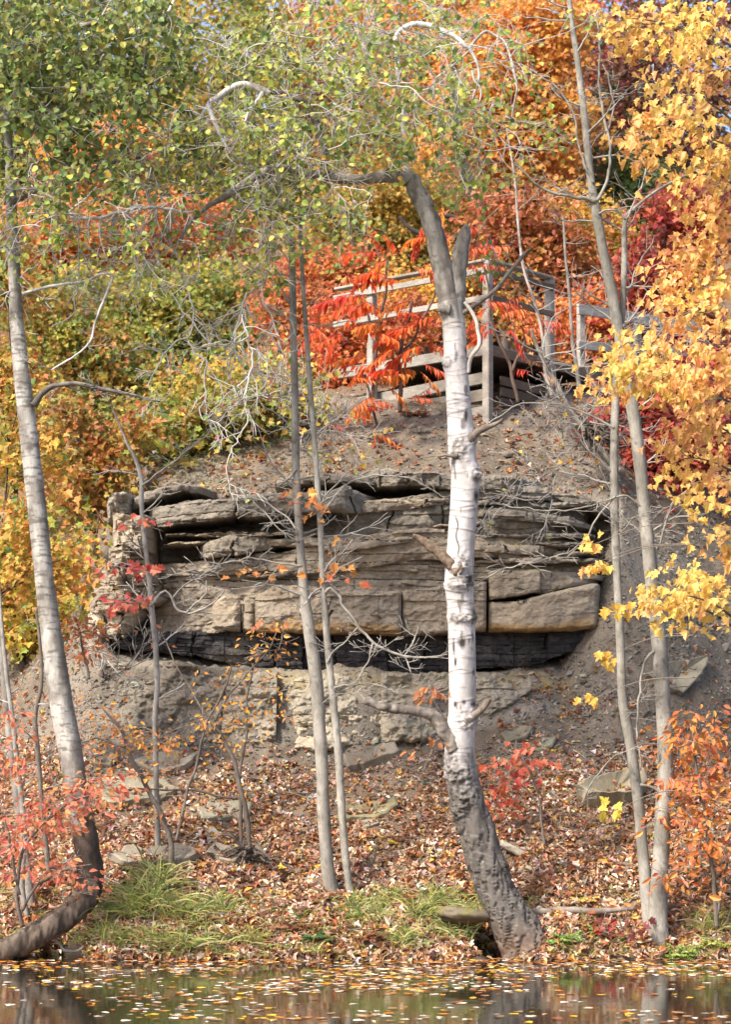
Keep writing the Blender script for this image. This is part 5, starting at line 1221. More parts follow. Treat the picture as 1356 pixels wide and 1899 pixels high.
MIDT = [
    (330, 32.4, [(300, 815, 50, 40), (370, 785, 70, 50), (450, 755, 70, 50), (530, 728, 60, 40)], [(LIME, 3), (GRN, 4), (YEL, 1.2), (RORG, 1.2), (RUST, 1), (OLIVE, 1)], 'low yellow-green thicket at the edge of the grassy cap', 150, 16, .11),
    (440, 36, [(430, 720, 110, 70), (340, 770, 80, 55), (520, 700, 60, 50), (280, 800, 50, 50)], [(LIME, 3), (GRN, 3), (YEL, 2), (RORG, 1), (GOLD, 1)], 'yellow-green thicket along the top of the grassy cap', 170, 26, .11),
    (640, 36.5, [(640, 600, 60, 70), (600, 680, 60, 40), (670, 680, 50, 40), (740, 590, 70, 50)], [(RORG, 3), (RUST, 3), (ORG, 3), (RED, 1)], 'rusty orange thicket round the post left of the birch', 130, 26, .11),
    (790, 39, [(780, 570, 70, 60), (840, 520, 50, 40), (960, 560, 60, 40), (720, 540, 50, 40)], [(GOLD, 4), (YEL, 3), (ORG, 1.5), (LIME, .8)], 'golden young maple seen through the deck rails', 150, 26, .10),
    (1080, 38, [(1060, 580, 60, 40), (1110, 640, 60, 40), (1130, 560, 50, 40)], [(ORG, 4), (RORG, 2), (GOLD, 2)], 'orange young maple beside the short stair railing', 90, 24, .10),
    (250, 50, [(230, 430, 200, 70), (120, 420, 120, 60), (370, 410, 120, 60)], [(RORG, 2.5), (ORG, 4), (SALMON, 1), (GOLD, 1.5), (LIME, .6)], 'red-orange tree glowing behind the pale hanging twigs', 300, 30, .13),
    (170, 52, [(180, 300, 110, 70), (240, 250, 70, 50)], [(ORG, 4), (GOLD, 3), (YEL, 1)], 'amber tree above the dark curved branch of the bent birch', 130, 30, .13),
    (330, 44, [(330, 640, 200, 170), (200, 600, 130, 120), (420, 560, 120, 90)], [(LIME, 4), (YEL, 1.4), (GRN, 4), (DGRN, 1), (ORG, .8), (OLIVE, 1)], 'lime and yellow-green tree behind the hanging bare twigs', 420, 30, .12),
    (150, 42, [(130, 640, 120, 90), (240, 700, 120, 70), (60, 560, 80, 60)], [(ORG, 2), (GOLD, 1), (LIME, 3), (GRN, 4), (RORG, 1), (DGRN, 1)], 'orange tree mingling with the lime-green one behind the bent birch', 170, 28, .12),
    (480, 43, [(470, 690, 110, 80), (520, 600, 70, 80), (300, 730, 120, 60)], [(GRN, 3), (LIME, 2), (DGRN, 2), (RORG, 1)], 'green tree low behind the tangle of bare grey brush', 150, 28, .12),
    (590, 41, [(570, 560, 80, 100), (640, 510, 70, 60), (600, 640, 80, 60)], [(RORG, 2.4), (RED, .7), (ORG, 3), (RUST, 3), (SALMON, 1), (GOLD, 1.2), (OLIVE, 1)], 'crimson and orange tree left of the deck', 280, 30, .115),
    (790, 47, [(770, 420, 130, 120), (690, 370, 120, 90), (850, 480, 110, 100), (600, 420, 80, 70)], [(OLIVE, 4), (GOLD, 3), (YEL, 1.4), (DGRN, 1)], 'olive-gold tree with crooked dark limbs behind the deck', 300, 30, .12),
    (940, 45, [(930, 130, 110, 130), (1000, 230, 90, 120), (880, 240, 90, 70), (1010, 60, 90, 80)], [(ORG, 3), (A(.70, .33, .06), 4), (GOLD, 3), (YEL, 1.4), (RORG, .4)], 'bright orange maple high behind the slender twin trunk tops', 400, 30, .13),
    (980, 39, [(960, 400, 90, 70), (1010, 470, 80, 80), (930, 480, 60, 60), (1040, 560, 70, 50)], [(RUST, 4), (SALMON, 1.5), (BURG, 1), (ORG, 2), (OLIVE, 1.5), (GOLD, 1)], 'russet oak behind the corner of the deck', 230, 24, .14),
    (1060, 40, [(1060, 400, 70, 60), (1090, 500, 60, 60), (1120, 430, 60, 50)], [(GOLD, 3), (YEL, 2), (OLIVE, 2), (ORG, 1)], 'golden shrub-like tree between the russet oak and the twin grey trunks', 120, 28, .11),
    (1190, 48, [(1170, 170, 90, 140), (1230, 280, 90, 130), (1140, 320, 60, 80)], [(BURG, 4), (DGRN, 3), (RUST, 1.5), (RED, .6)], 'wine-red and dark green tree in shade behind the bare fork of the grey trunk', 260, 28, .13),
    (1190, 46, [(1200, 370, 110, 60), (1150, 300, 60, 60), (1240, 560, 80, 70)], [(DGRN, 4), (OLIVE, 2), (GRN, 2)], 'dark green tree in the gap between red and yellow crowns', 150, 28, .12),
    (1230, 38, [(1220, 520, 90, 70), (1260, 640, 110, 70), (1160, 590, 60, 50), (1290, 400, 90, 70)], [(RED, 3), (BURG, 3), (RORG, 2), (RUST, 2)], 'burgundy maple behind the bare twiggy bush', 260, 28, .115),
    (1230, 32.4, [(1220, 780, 90, 80), (1270, 830, 90, 60), (1180, 860, 60, 40), (1300, 720, 60, 60)], [(RED, 4), (SALMON, 1), (BURG, 2), (RORG, 2)], 'low crimson maple on the slope right of the twin grey trunks', 230, 28, .105),
    (20, 38, [(10, 700, 90, 70), (-20, 480, 80, 90), (30, 820, 80, 60)], [(ORG, 2.5), (LIME, 3), (YEL, 1.5), (RORG, 1.2), (GRN, 2)], 'orange tree beyond the bent birch at mid height', 170, 28, .12),
    (140, 40, [(150, 1040, 60, 80), (190, 960, 50, 60), (140, 1160, 50, 50)], [(LIME, 3), (YEL, 2), (GRN, 2)], 'lime-green young tree behind the crumbling buttress', 110, 28, .11),
    (45, 33.0, [(40, 1090, 80, 90), (90, 1150, 60, 50), (-10, 1000, 70, 80)], [(YEL, 3), (GOLD, 2), (LIME, 2), (OLIVE, 1)], 'yellow tree low behind the bent birch', 170, 28, .12),
]
for k, (bx, Y, bl, mix, lb, nc, per, sz) in enumerate(MIDT):
    hill_tree('maple_tree' if 'maple' in lb else 'oak_tree' if 'oak' in lb else 'hill_tree', lb, bx, Y, bl, mix, nc, per, sz, T_OAK if 'oak' in lb else T_MAPLE_LO, 300 + k, .5, trunk_w=18, **KD)
# dark crooked trunk and limbs behind the deck
dt = Thing('dead_tree', 'dark crooked trunk with bare low limbs behind the deck', 'tree', A(P(905, 640, 40)[0], 40, float(ground_z(905, 40))))
limb(dt, [(915, 700, 26), (912, 600, 26), (908, 500, 24), (898, 430, 22), (886, 390, 20), (875, 360, 18), (862, 320, 14), (850, 250, 12), (845, 180, 10), (842, 100, 9)], 40, 'trunk', bark_fn(A(.06, .05, .042), A(.035, .03, .026), seed=4), seg=12, step=.05)
limb(dt, [(900, 425, 12), (860, 408, 11), (830, 400, 10), (800, 395, 8), (770, 385, 5)], 40, 'limb', bark_fn(A(.06, .05, .042), A(.035, .03, .026), seed=5), seg=9, step=.05)
limb(dt, [(905, 470, 12), (860, 445, 12), (820, 440, 11), (780, 432, 10), (755, 420, 8), (740, 400, 6)], 40, 'limb', bark_fn(A(.06, .05, .042), A(.035, .03, .026), seed=6), seg=9, step=.05)
limb(dt, [(898, 430, 11), (915, 410, 10), (935, 400, 8), (960, 385, 5)], 40, 'limb', bark_fn(A(.06, .05, .042), A(.035, .03, .026), seed=7), seg=9, step=.05)
# nearer small maples at the edge of the gully
hill_tree('maple_tree', 'gold and orange maple sprays around the pale bent birch', -40, 27.6, [(60, 830, 70, 60), (40, 980, 70, 90), (110, 1060, 60, 70), (20, 760, 60, 50), (80, 1130, 60, 40), (10, 1090, 50, 80)], [(GOLD, 2), (YEL, 3), (ORG, 2.5), (LIME, 3), (GRN, 3), (RUST, 1)], 100, 17, .08, T_MAPLE, 401, .34, trunk_w=10, limbs=14)
hill_tree('maple_tree', 'rust-orange maple overhanging the end of the outcrop', 190, 31.6, [(180, 860, 80, 70), (130, 800, 70, 60), (230, 790, 60, 50), (150, 930, 60, 40), (210, 900, 50, 40)], [(RUST, 3), (A(.5, .19, .04), 2.5), (GOLD, 1.2), (LIME, 2.5), (GRN, 2), (ORG, 1.5)], 120, 20, .088, T_MAPLE, 402, .36, trunk_w=9, limbs=14)

# ------------------------------------------------------------------ staghorn sumac by the deck
def frond(acc, a0, ang, L, rs, Y, col, stem_acc):
    """a drooping compound leaf: a stalk with hanging pairs of leaflets"""
    dr_ = rs.uniform(.02, .11); n_ = max(6, int(L / .042)); d = norm(A(math.cos(ang), rs.normal(-.2, .25), math.sin(ang)))
    pts = [np.array(a0)]
    for k in range(n_):
        d = norm(d + A(0, 0, -dr_)); pts.append(pts[-1] + d * L / n_)
    pts = np.array(pts)
    addtube(stem_acc, pts, np.linspace(.006, .003, len(pts)), 5, A(.40, .06, .04))
    m_ = len(pts) - 2
    t = np.arange(m_) / m_
    ll = .16 * np.sin(np.pi * np.clip(.16 + .78 * t, 0, 1)) ** .6 * L / .42
    for s_ in (-1, 1):
        tip = norm(A(math.cos(ang) * .4, -.25, -.9) + A(0, s_ * .5, .1) + rs.normal(0, .2, (m_, 3)))
        nrm = norm(A(.5 * math.cos(ang), -.8, .25) + A(0, 0, 0) + rs.normal(0, .2, (m_, 3)))
        ll_ = ll * rs.uniform(.7, 1.15, m_) * (rs.random(m_) > .1)
        scatter(acc, pts[1:-1], tip, nrm, np.maximum(ll_, .002), np.clip(col * np.exp(rs.normal(0, .18, (m_, 1)) + rs.normal(0, .1, (m_, 3))), 0, .9), T_SUMAC)
T_SUMAC = leaf_template([(0, 0), (.09, .18), (.12, .5), (.06, .82), (0, 1)], .4, .45)
def sumac(label, base, Y, stems, fronds, seed):
    rs = np.random.default_rng(seed)
    t = Thing('sumac_shrub', label, 'shrub', P(base[0], base[1], Y), 'scarlet sumacs round the deck')
    for s_ in stems:
        limb(t, s_, Y + .05, 'stem', bark_fn(A(.16, .11, .085), A(.09, .06, .05), seed=seed), M_bark, 8, .04)
    lf = Acc(); sa = lf
    fronds = list(fronds) + [(a_ + rs.normal(0, 22), b_ + rs.normal(0, 16), c_ * .9, d_ + rs.normal(0, 20)) for (a_, b_, c_, d_) in fronds if rs.random() < .75]
    for (px, py, ln, ang) in fronds:
        c = (A(.70, .15, .05), A(.72, .20, .05), A(.62, .10, .06), A(.72, .27, .06))[rs.choice(4, p=[.4, .25, .2, .15])]
        frond(lf, P(px, py, Y + rs.normal(-.1, .25)), math.radians(ang + rs.normal(0, 14)), ln * S(Y) * rs.uniform(.75, 1.2), rs, Y, c, sa)
    t.part(lf, 'foliage', M_leaf, shade=False)
sumac('scarlet sumac spreading in front of the deck rail, left of the white birch', (740, 760), 31.9,
      [[(742, 765, 8), (742, 700, 8), (740, 650, 7), (755, 600, 6), (765, 560, 5)], [(742, 690, 6), (720, 650, 6), (690, 610, 5), (672, 560, 4)], [(740, 660, 6), (770, 620, 5), (800, 560, 4), (815, 520, 3)], [(690, 740, 6), (695, 660, 6), (712, 560, 5), (720, 480, 4)], [(700, 790, 5), (690, 750, 5), (675, 700, 4)]],
      [(745, 690, 62, 160), (700, 680, 66, 190), (650, 700, 60, 350), (700, 700, 80, 8), (770, 660, 72, 190), (690, 745, 62, 10), (650, 760, 58, 25), (690, 800, 50, 330), (640, 780, 60, 20), (730, 640, 70, 200), (790, 640, 62, 195), (770, 600, 80, 190), (720, 600, 84, 170), (660, 610, 80, 10),
       (810, 585, 70, 185), (760, 560, 84, 190), (700, 565, 76, 195), (740, 520, 78, 185), (660, 545, 70, 175), (650, 510, 66, 5), (720, 480, 86, 190), (740, 470, 62, 110), (700, 450, 50, 125), (765, 480, 64, 60), (770, 500, 64, 10), (800, 470, 50, 40), (690, 500, 70, 185), (800, 640, 60, 5), (780, 690, 54, 350), (720, 720, 50, 340),
       (640, 620, 80, 185), (600, 610, 70, 190), (640, 650, 70, 200), (560, 600, 70, 10), (760, 740, 50, 10), (670, 660, 66, 195), (800, 440, 60, 170), (830, 480, 60, 100)], 501)
sumac('scarlet sumac between the birch fork and the corner post of the deck', (960, 745), 31.7,
      [[(962, 748, 7), (950, 690, 7), (930, 640, 6), (915, 600, 5), (905, 540, 4), (895, 480, 3)], [(950, 690, 6), (965, 650, 5), (985, 610, 5)]],
      [(870, 470, 66, 35), (880, 460, 60, 20), (885, 490, 56, 345), (905, 570, 50, 200), (900, 560, 60, 10), (930, 575, 60, 5), (950, 600, 62, 350), (920, 610, 56, 200), (960, 610, 66, 10), (990, 600, 60, 20), (900, 600, 50, 185), (940, 560, 44, 10), (985, 690, 40, 160), (1000, 690, 36, 340), (860, 480, 44, 90), (820, 440, 56, 80), (845, 500, 50, 150), (1010, 610, 60, 5)], 502)

# ------------------------------------------------------------------ the near yellow maple leaning in from the side
ym_r = np.random.default_rng(61)
YM = 23.2
ym = Thing('maple_tree', 'bright yellow and orange maple reaching in over the bank, its trunk beyond the frame', 'tree', A(P(1500, 0, 25.1)[0], 25.3, .3))
tb = A(P(1500, 0, 25.1)[0], 25.3, .1)
a = Acc()
pp = spline(np.array([[*tb, .16], [tb[0] - .1, 24.8, 3., .13], [tb[0] + .05, 24.3, 6.5, .10], [tb[0] - .1, 23.8, 10.5, .05]]), .06)
addtube(a, pp[:, :3], pp[:, 3], 16, None, rough_disp(.12, 9, 3), bark_fn(A(.2, .17, .14), A(.12, .1, .085), seed=3))
ym.part(a, 'trunk', M_bark)
sprays = [(1300, 50, 80, 50, 26), (1205, 55, 65, 35, 16), (1160, 45, 40, 26, 8), (1320, 140, 60, 70, 22), (1270, 190, 50, 60, 14), (1225, 245, 60, 40, 14), (1300, 270, 60, 50, 16), (1340, 350, 40, 60, 12), (1240, 230, 40, 30, 6), (1310, 450, 60, 70, 26), (1260, 500, 60, 50, 18), (1330, 540, 50, 60, 18), (1280, 590, 60, 50, 16), (1330, 650, 40, 50, 14), (1180, 640, 50, 34, 12), (1130, 690, 50, 34, 10), (1195, 700, 60, 44, 16), (1260, 700, 60, 40, 14), (1310, 740, 50, 50, 18), (1270, 790, 60, 40, 14), (1320, 830, 50, 40, 14), (1270, 860, 50, 30, 10), (1340, 900, 30, 40, 8), (1320, 955, 40, 40, 8), (1340, 1040, 40, 40, 10), (1250, 1115, 46, 26, 12), (1300, 1090, 50, 40, 16), (1330, 1110, 40, 40, 8), (1220, 1125, 24, 22, 5),
          (1230, 320, 50, 40, 8), (1190, 160, 40, 30, 3)]
lf = Acc()
ymix = [(A(.76, .52, .08), 5), (A(.76, .43, .09), 3.5), (A(.74, .34, .12), 2.2), (GOLD, .8), (A(.55, .5, .1), .5)]
for k, (bx, by, rx, ry, nn) in enumerate(sprays):
    Yk = YM + ym_r.normal(0, .5)
    c = P(bx, by, Yk)
    i_ = int(np.clip(np.searchsorted(pp[:, 2], c[2] - .9), 2, len(pp) - 2)); q0 = pp[i_, :3]
    a = Acc()
    q1 = q0 * .45 + c * .55 + A(0, 0, .28)
    br_ = spline(np.array([[*q0, min(.03, pp[i_, 3] * .5)], [*q1, .014], [*(c + A(.12, 0, .06)), .007], [*(c + A(-rx * S(Yk) * .8, 0, -.05)), .003]]), .05)
    addtube(a, br_[:, :3], br_[:, 3], 7, None, rough_disp(.15, 12, k), bark_fn(A(.19, .16, .13), A(.12, .1, .08), seed=k))
    for q_ in range(3):
        grow(a, br_[int(len(br_) * ym_r.uniform(.5, .9)), :3], A(ym_r.normal(-.6, .5), ym_r.normal(0, .4), ym_r.normal(-.1, .5)), .35, .005, 1, ym_r, .15, .02, 3, .06, A(.22, .18, .14), 5, None, .8)
    ym.part(a, 'branch', M_bark)
    own = pal(ymix + [(A(.74, .30, .12), 2)], 1, ym_r, .14)[0]
    for q_ in range(int(nn * 1.2)):
        cc = P(bx + ym_r.uniform(-1, 1) * rx, by + ym_r.uniform(-1, 1) * ry, Yk + ym_r.normal(0, .18))
        n_ = int(ym_r.integers(4, 9))
        o = ym_r.normal(0, .08, (n_, 3))
        tip = norm(A(-.25, -.2, -.8) + ym_r.normal(0, .45, (n_, 3))); nrm = norm(A(-.35, -.7, .4) + ym_r.normal(0, .62, (n_, 3)))
        C = pal(ymix, n_, ym_r, .12) * .6 + own * .4
        scatter(lf, cc + o, tip, nrm, ym_r.uniform(.055, .112, n_), C, T_MAPLE_C if q_ % 2 else T_MAPLE, 1.)
for (bx, by, n_, mix) in ((1100, 1010, 14, ymix), (1110, 1050, 10, ymix), (1095, 1048, 7, ymix), (1127, 1218, 8, [(YEL, 1)]), (1098, 1296, 7, [(YEL, 1)]), (1140, 1505, 9, [(A(.7, .55, .04), 1)]), (1135, 1130, 6, [(YEL, 1)]), (1165, 1124, 5, [(YEL, 1)])):
    tip = norm(A(-.2, -.2, -.7) + ym_r.normal(0, .5, (n_, 3))); nrm = norm(A(-.35, -.8, .4) + ym_r.normal(0, .4, (n_, 3)))
    Yk = float(ym_r.uniform(24.4, 25.0)); cc = P(bx, by, Yk)
    scatter(lf, cc + ym_r.normal(0, .05, (n_, 3)) * A(1.6, 1, .8), tip, nrm, ym_r.uniform(.08, .125, n_), pal(mix, n_, ym_r, .1), T_MAPLE)
    a = Acc(); e0 = A(2.35, 25.3, cc[2] + .25) if bx < 1200 else cc
    br_ = spline(np.array([[*(P(1290, by - 40, 24.8)), .008], [*(P((bx + 1290) / 2, by - 34, 24.8)), .005], [*cc, .003]]), .05)
    addtube(a, br_[:, :3], br_[:, 3], 5, A(.24, .2, .16)); ym.part(a, 'branch', M_bark)
ym.part(lf, 'crown', M_leaf, shade=False)

# ------------------------------------------------------------------ shrubs and seedlings on the bank
def leafy(name, label, base, Y, stems, sprays, mix, size, tmpl, seed, per=9, cat='shrub', group=None, dark=(A(.17, .14, .115), A(.10, .08, .065)), droop=-.5, rad=.09, nrmv=A(-.3, -.7, .5)):
    rs = np.random.default_rng(seed)
    t = Thing(name, label, cat, P(base[0], base[1], Y), group)
    for s_ in stems:
        limb(t, s_, Y, 'stem', bark_fn(dark[0], dark[1], seed=seed), M_bark, 8, .03, .15)
    a, lf = Acc(), Acc()
    for (bx, by, rx, ry, nn) in sprays:
        for k in range(nn):
            c = P(bx + rs.uniform(-1, 1) * rx, by + rs.uniform(-1, 1) * ry, Y + rs.normal(0, .2))
            tips = []
            grow(a, c, A(rs.normal(0, 1), rs.normal(-.1, .4), rs.normal(.0, .3)), rs.uniform(.15, .35), .004, 1, rs, .12, .0, 2, .06, dark[0] * 1.4, 4, tips, .7, rmin=.0026)
            n_ = per
            o = rs.normal(0, rad, (n_, 3)) * A(1.3, .8, .6)
            tip = norm(o * A(1, 1, .3) * 6 + A(0, -.1, droop) + rs.normal(0, .35, (n_, 3))); nrm = norm(nrmv + rs.normal(0, .4, (n_, 3)))
            scatter(lf, c + o, tip, nrm, size * np.exp(rs.normal(0, .2, n_)), pal(mix, n_, rs, .14), tmpl)
    t.part(a, 'twig_crown', M_twig)
    t.part(lf, 'foliage', M_leaf, shade=False)
    return t
leafy('shrub', 'pink and salmon leaved shrub in front of the bent birch base', (40, 1720), 24.75,
      [[(40, 1720, 8), (30, 1640, 7), (50, 1560, 6), (110, 1500, 5), (170, 1465, 4)], [(36, 1660, 6), (20, 1580, 5), (10, 1520, 4)], [(40, 1690, 6), (70, 1640, 5), (120, 1610, 4), (170, 1600, 3)]],
      [(120, 1490, 60, 26, 12), (170, 1470, 50, 16, 6), (60, 1530, 50, 26, 9), (20, 1545, 40, 22, 5), (100, 1520, 50, 20, 6), (110, 1610, 60, 24, 9), (60, 1595, 40, 30, 8), (150, 1640, 20, 16, 3), (20, 1440, 26, 30, 5), (10, 1370, 20, 40, 5), (30, 1330, 24, 24, 3), (200, 1452, 40, 14, 6)],
      [(SALMON, 4), (PINK, 3), (A(.66, .3, .1), 3), (RED, .6)], .085, T_LENS, 601, 9)
leafy('shrub', 'orange-leaved shrub with oval leaves at the right of the twin grey trunks', (1330, 1720), 25.1,
      [[(1330, 1720, 9), (1325, 1620, 8), (1310, 1520, 6), (1290, 1420, 5), (1280, 1340, 3)], [(1330, 1700, 7), (1350, 1600, 6), (1360, 1480, 5), (1350, 1380, 3)], [(1326, 1640, 6), (1280, 1580, 5), (1250, 1540, 3)]],
      [(1300, 1350, 50, 30, 14), (1335, 1400, 30, 40, 10), (1290, 1430, 50, 40, 16), (1320, 1500, 50, 50, 20), (1270, 1500, 40, 40, 12), (1330, 1580, 40, 40, 12), (1290, 1590, 40, 30, 7), (1250, 1440, 24, 30, 4), (1240, 1380, 20, 24, 2), (1260, 1640, 30, 20, 3), (1345, 1650, 20, 30, 4)],
      [(ORG, 4), (A(.70, .28, .05), 4), (GOLD, 1.2), (SALMON, 2), (RORG, 1)], .088, T_LENS, 602, 9)
YG = float(hit(465, 1590)[0]) - .05
leafy('beech_sapling', 'golden-leaved crooked sapling rooted in the tangle left of the pair', (470, 1590), YG,
      [[(462, 1600, 11), (460, 1540, 10), (448, 1470, 9), (436, 1420, 8), (410, 1370, 7), (396, 1340, 5), (388, 1310, 4)], [(450, 1590, 8), (446, 1520, 7), (444, 1440, 6), (455, 1370, 5), (458, 1300, 4), (470, 1230, 3)], [(396, 1340, 4), (420, 1300, 4), (455, 1250, 3), (500, 1200, 3), (520, 1150, 2)], [(410, 1370, 4), (380, 1330, 4), (350, 1270, 3), (320, 1220, 3), (296, 1170, 2)], [(440, 1480, 6), (400, 1476, 5), (350, 1462, 4), (300, 1466, 3), (250, 1460, 3)]],
      [(480, 1250, 34, 20, 6), (495, 1215, 30, 30, 7), (480, 1330, 40, 16, 8), (440, 1300, 40, 24, 5), (400, 1330, 40, 24, 5), (510, 1300, 20, 30, 4), (370, 1350, 30, 20, 3), (440, 1380, 40, 16, 4), (505, 1170, 14, 18, 3)],
      [(GOLD, 3), (A(.72, .33, .05), 4), (ORG, 2), (YEL, 1)], .062, T_LENS, 603, 5)
YG2 = float(hit(318, 1610)[0]) - .05
leafy('beech_sapling', 'dark bent sapling with yellow-orange leaves crossing the slender wavy sapling', (318, 1620), YG2,
      [[(316, 1640, 12), (318, 1590, 11), (316, 1560, 10), (304, 1530, 10), (296, 1505, 10), (280, 1480, 9), (262, 1440, 9), (240, 1400, 8), (228, 1370, 7), (214, 1340, 6), (196, 1318, 4), (180, 1300, 3)], [(232, 1385, 6), (205, 1378, 5), (180, 1370, 4), (150, 1375, 3)], [(326, 1560, 6), (340, 1500, 6), (360, 1430, 5), (385, 1340, 4), (410, 1290, 4), (430, 1240, 3)]],
      [(240, 1370, 44, 22, 12), (200, 1350, 40, 24, 10), (280, 1370, 34, 16, 8), (180, 1400, 34, 20, 6), (310, 1380, 26, 14, 4), (190, 1310, 20, 10, 3), (300, 1500, 44, 16, 4), (245, 1440, 40, 14, 5), (390, 1345, 26, 20, 4), (390, 1270, 26, 20, 2)],
      [(GOLD, 3), (ORG, 4), (A(.72, .33, .05), 3), (SALMON, 1)], .064, T_LENS, 604, 5)
YG3 = float(hit(985, 1560)[0]) - .1
leafy('maple_seedling', 'red maple seedling on the slope just right of the birch trunk', (1010, 1560), YG3,
      [[(1012, 1580, 6), (1004, 1520, 5), (995, 1460, 4), (975, 1410, 4), (955, 1380, 3)], [(1004, 1510, 4), (985, 1470, 3), (960, 1450, 3), (935, 1440, 2)]],
      [(955, 1405, 44, 28, 6), (985, 1395, 34, 24, 3), (930, 1440, 34, 28, 4), (975, 1440, 24, 24, 2), (925, 1500, 24, 16, 3), (900, 1480, 14, 20, 2)],
      [(RED, 1.5), (A(.62, .13, .06), 4), (RORG, 3), (SALMON, 2)], .082, T_MAPLE, 605, 5, droop=-.9)
leafy('oak_branch', 'cluster of orange oak leaves hanging left of the white birch above the low dead branch', (838, 1345), YB + .15,
      [[(836, 1350, 6), (822, 1330, 5), (806, 1300, 4), (795, 1280, 3)]],
      [(790, 1278, 22, 12, 4), (812, 1292, 14, 12, 3), (812, 1375, 12, 24, 2)],
      [(A(.50, .17, .05), 4), (RUST, 3), (A(.62, .26, .08), 2)], .09, T_OAK, 606, 4, cat='branch', droop=-.8)
leafy('maple_seedling', 'low burgundy and red seedling at the foot of the twin grey trunks', (1160, 1750), 25.35,
      [[(1160, 1755, 4), (1156, 1725, 3), (1150, 1705, 2)]], [(1150, 1720, 36, 20, 8), (1125, 1735, 20, 14, 3)], [(BURG, 2), (RED, 1.5), (RUST, 2)], .09, T_MAPLE, 607, 5)
leafy('maple_seedling', 'scarlet maple leaves on a thin twig before the crumbling buttress', (262, 1120), YL - .1,
      [[(283, 1125, 4), (262, 1118, 3), (235, 1112, 3), (210, 1112, 2)]], [(235, 1112, 24, 8, 6), (215, 1050, 18, 10, 3), (258, 1050, 22, 14, 3), (268, 965, 12, 10, 2)], [(A(.62, .10, .06), 3), (RED, 1), (SALMON, 1)], .09, T_MAPLE, 608, 4, cat='twig')
leafy('shrub', 'salmon-leaved shrub between the bent birch and the rock', (160, 1250), 27.8,
      [[(165, 1260, 5), (158, 1220, 5), (150, 1180, 4), (140, 1150, 3)]], [(135, 1170, 30, 26, 8), (165, 1190, 30, 22, 6), (180, 1165, 24, 14, 4), (150, 1215, 26, 18, 4)], [(SALMON, 3), (A(.6, .25, .08), 3), (RORG, 1)], .085, T_LENS, 609, 6)
leafy('shrub', 'yellow and orange shrub crowding the broken end of the buttress', (150, 1130), 31.2,
      [[(150, 1140, 6), (160, 1080, 5), (175, 1020, 4), (180, 960, 3)]], [(165, 1060, 40, 50, 14), (150, 1110, 34, 30, 8), (178, 990, 30, 40, 9), (135, 1020, 40, 60, 12)], [(GOLD, 3), (ORG, 2), (LIME, 3), (GRN, 1)], .085, T_MAPLE_LO, 611, 9)
leafy('maple_seedling', 'few orange leaves on thin shoots halfway up the saplings of the pair', (560, 930), YS - .1,
      [[(556, 960, 3), (560, 930, 3), (585, 945, 2)]], [(566, 925, 22, 12, 5), (622, 1060, 24, 8, 4), (560, 950, 24, 10, 2), (475, 1060, 18, 8, 3), (625, 1005, 10, 6, 1), (515, 1160, 26, 8, 2)], [(A(.7, .3, .05), 3), (ORG, 3), (RORG, 2)], .075, T_MAPLE, 610, 4, cat='twig')

# ------------------------------------------------------------------ sedges, ferns and grass of the bank
def blades(acc, base, n_, L, r, mix, w=.0075, fan=.6, rad=.07):
    for k in range(n_):
        d = norm(A(r.normal(0, fan), r.normal(-.15, fan * .7), 1)); L_ = L * r.uniform(.5, 1.15); m_ = 6
        p = np.array(base) + A(r.normal(0, rad), r.normal(0, rad * .7), -.02); pts = [p]
        for q_ in range(m_):
            d = norm(d + A(d[0] * .16, d[1] * .16, -.20 * (q_ + 1) / m_ - .04) + r.normal(0, .07, 3)); pts.append(pts[-1] + d * L_ / m_)
        pts = np.array(pts); s_ = norm(np.cross(np.gradient(pts, axis=0), A(r.normal(0, .5), -1, r.normal(0, .3))))
        ww = (w * r.uniform(.6, 1.2) * np.array([.7, 1, 1, .9, .7, .45, .08]))[:, None]
        V = np.stack([pts - s_ * ww, pts + s_ * ww], 1).reshape(-1, 3)
        i_ = np.arange(m_)[:, None] * 2
        acc.add(V, i_ + A(0, 1, 3, 2).astype(int)[None], np.repeat(pal(mix, 1, r, .15), len(V), 0))
gmix = [(A(.20, .26, .05), 3), (A(.30, .33, .06), 3), (A(.42, .38, .09), 2), (A(.12, .19, .04), 2), (A(.5, .40, .18), 2), (A(.36, .26, .13), .8)]
gr = np.random.default_rng(71)
def tussock(label, px, py, n_, L, rx=30, name='sedge_clump', mix=gmix, fan=.68, lift=0, group='sedge clumps along the bank'):
    a = Acc(); c0 = gp(px, py)
    for k in range(max(1, n_ // 22)):
        x_, y_ = px + gr.normal(0, rx * .5), py + gr.normal(0, 8)
        blades(a, gp(x_, y_) + A(0, -.02, 0), 22, L, gr, mix, fan=fan)
    return single(a, name, M_grass, label, 'grass clump', c0, group)
tussock('tallest sedge clump, long arching green blades between the bent birch and the slender sapling', 268, 1690, 340, .66, 60)
tussock('wide yellow-green sedge drooping to the water under the tallest clump', 325, 1752, 240, .4, 50)
tussock('upright thin sedge at the foot of the slender wavy sapling', 292, 1640, 110, .5, 22)
tussock('fresh green sedge tuft right of the tallest clump', 400, 1690, 90, .32, 26)
tussock('low sedge tuft around the foot of the sapling pair', 650, 1672, 100, .26, 40)
tussock('yellowish sedge tuft on the bank below the sapling pair', 690, 1700, 150, .3, 40)
tussock('bright green sedge tuft halfway between the sapling pair and the birch', 775, 1690, 170, .36, 40)
tussock('pale dry-bottomed sedge tuft overhanging the water near the birch hollow', 760, 1748, 120, .30, 34)
tussock('sedge tuft hanging beside the mossy rock over the dark hollow', 850, 1726, 120, .32, 30)
tussock('small green sedge tuft at the waterline below the pair', 560, 1760, 70, .18, 40)
tussock('small yellow-green tuft on the waterline under the bare bank', 470, 1762, 80, .2, 40)
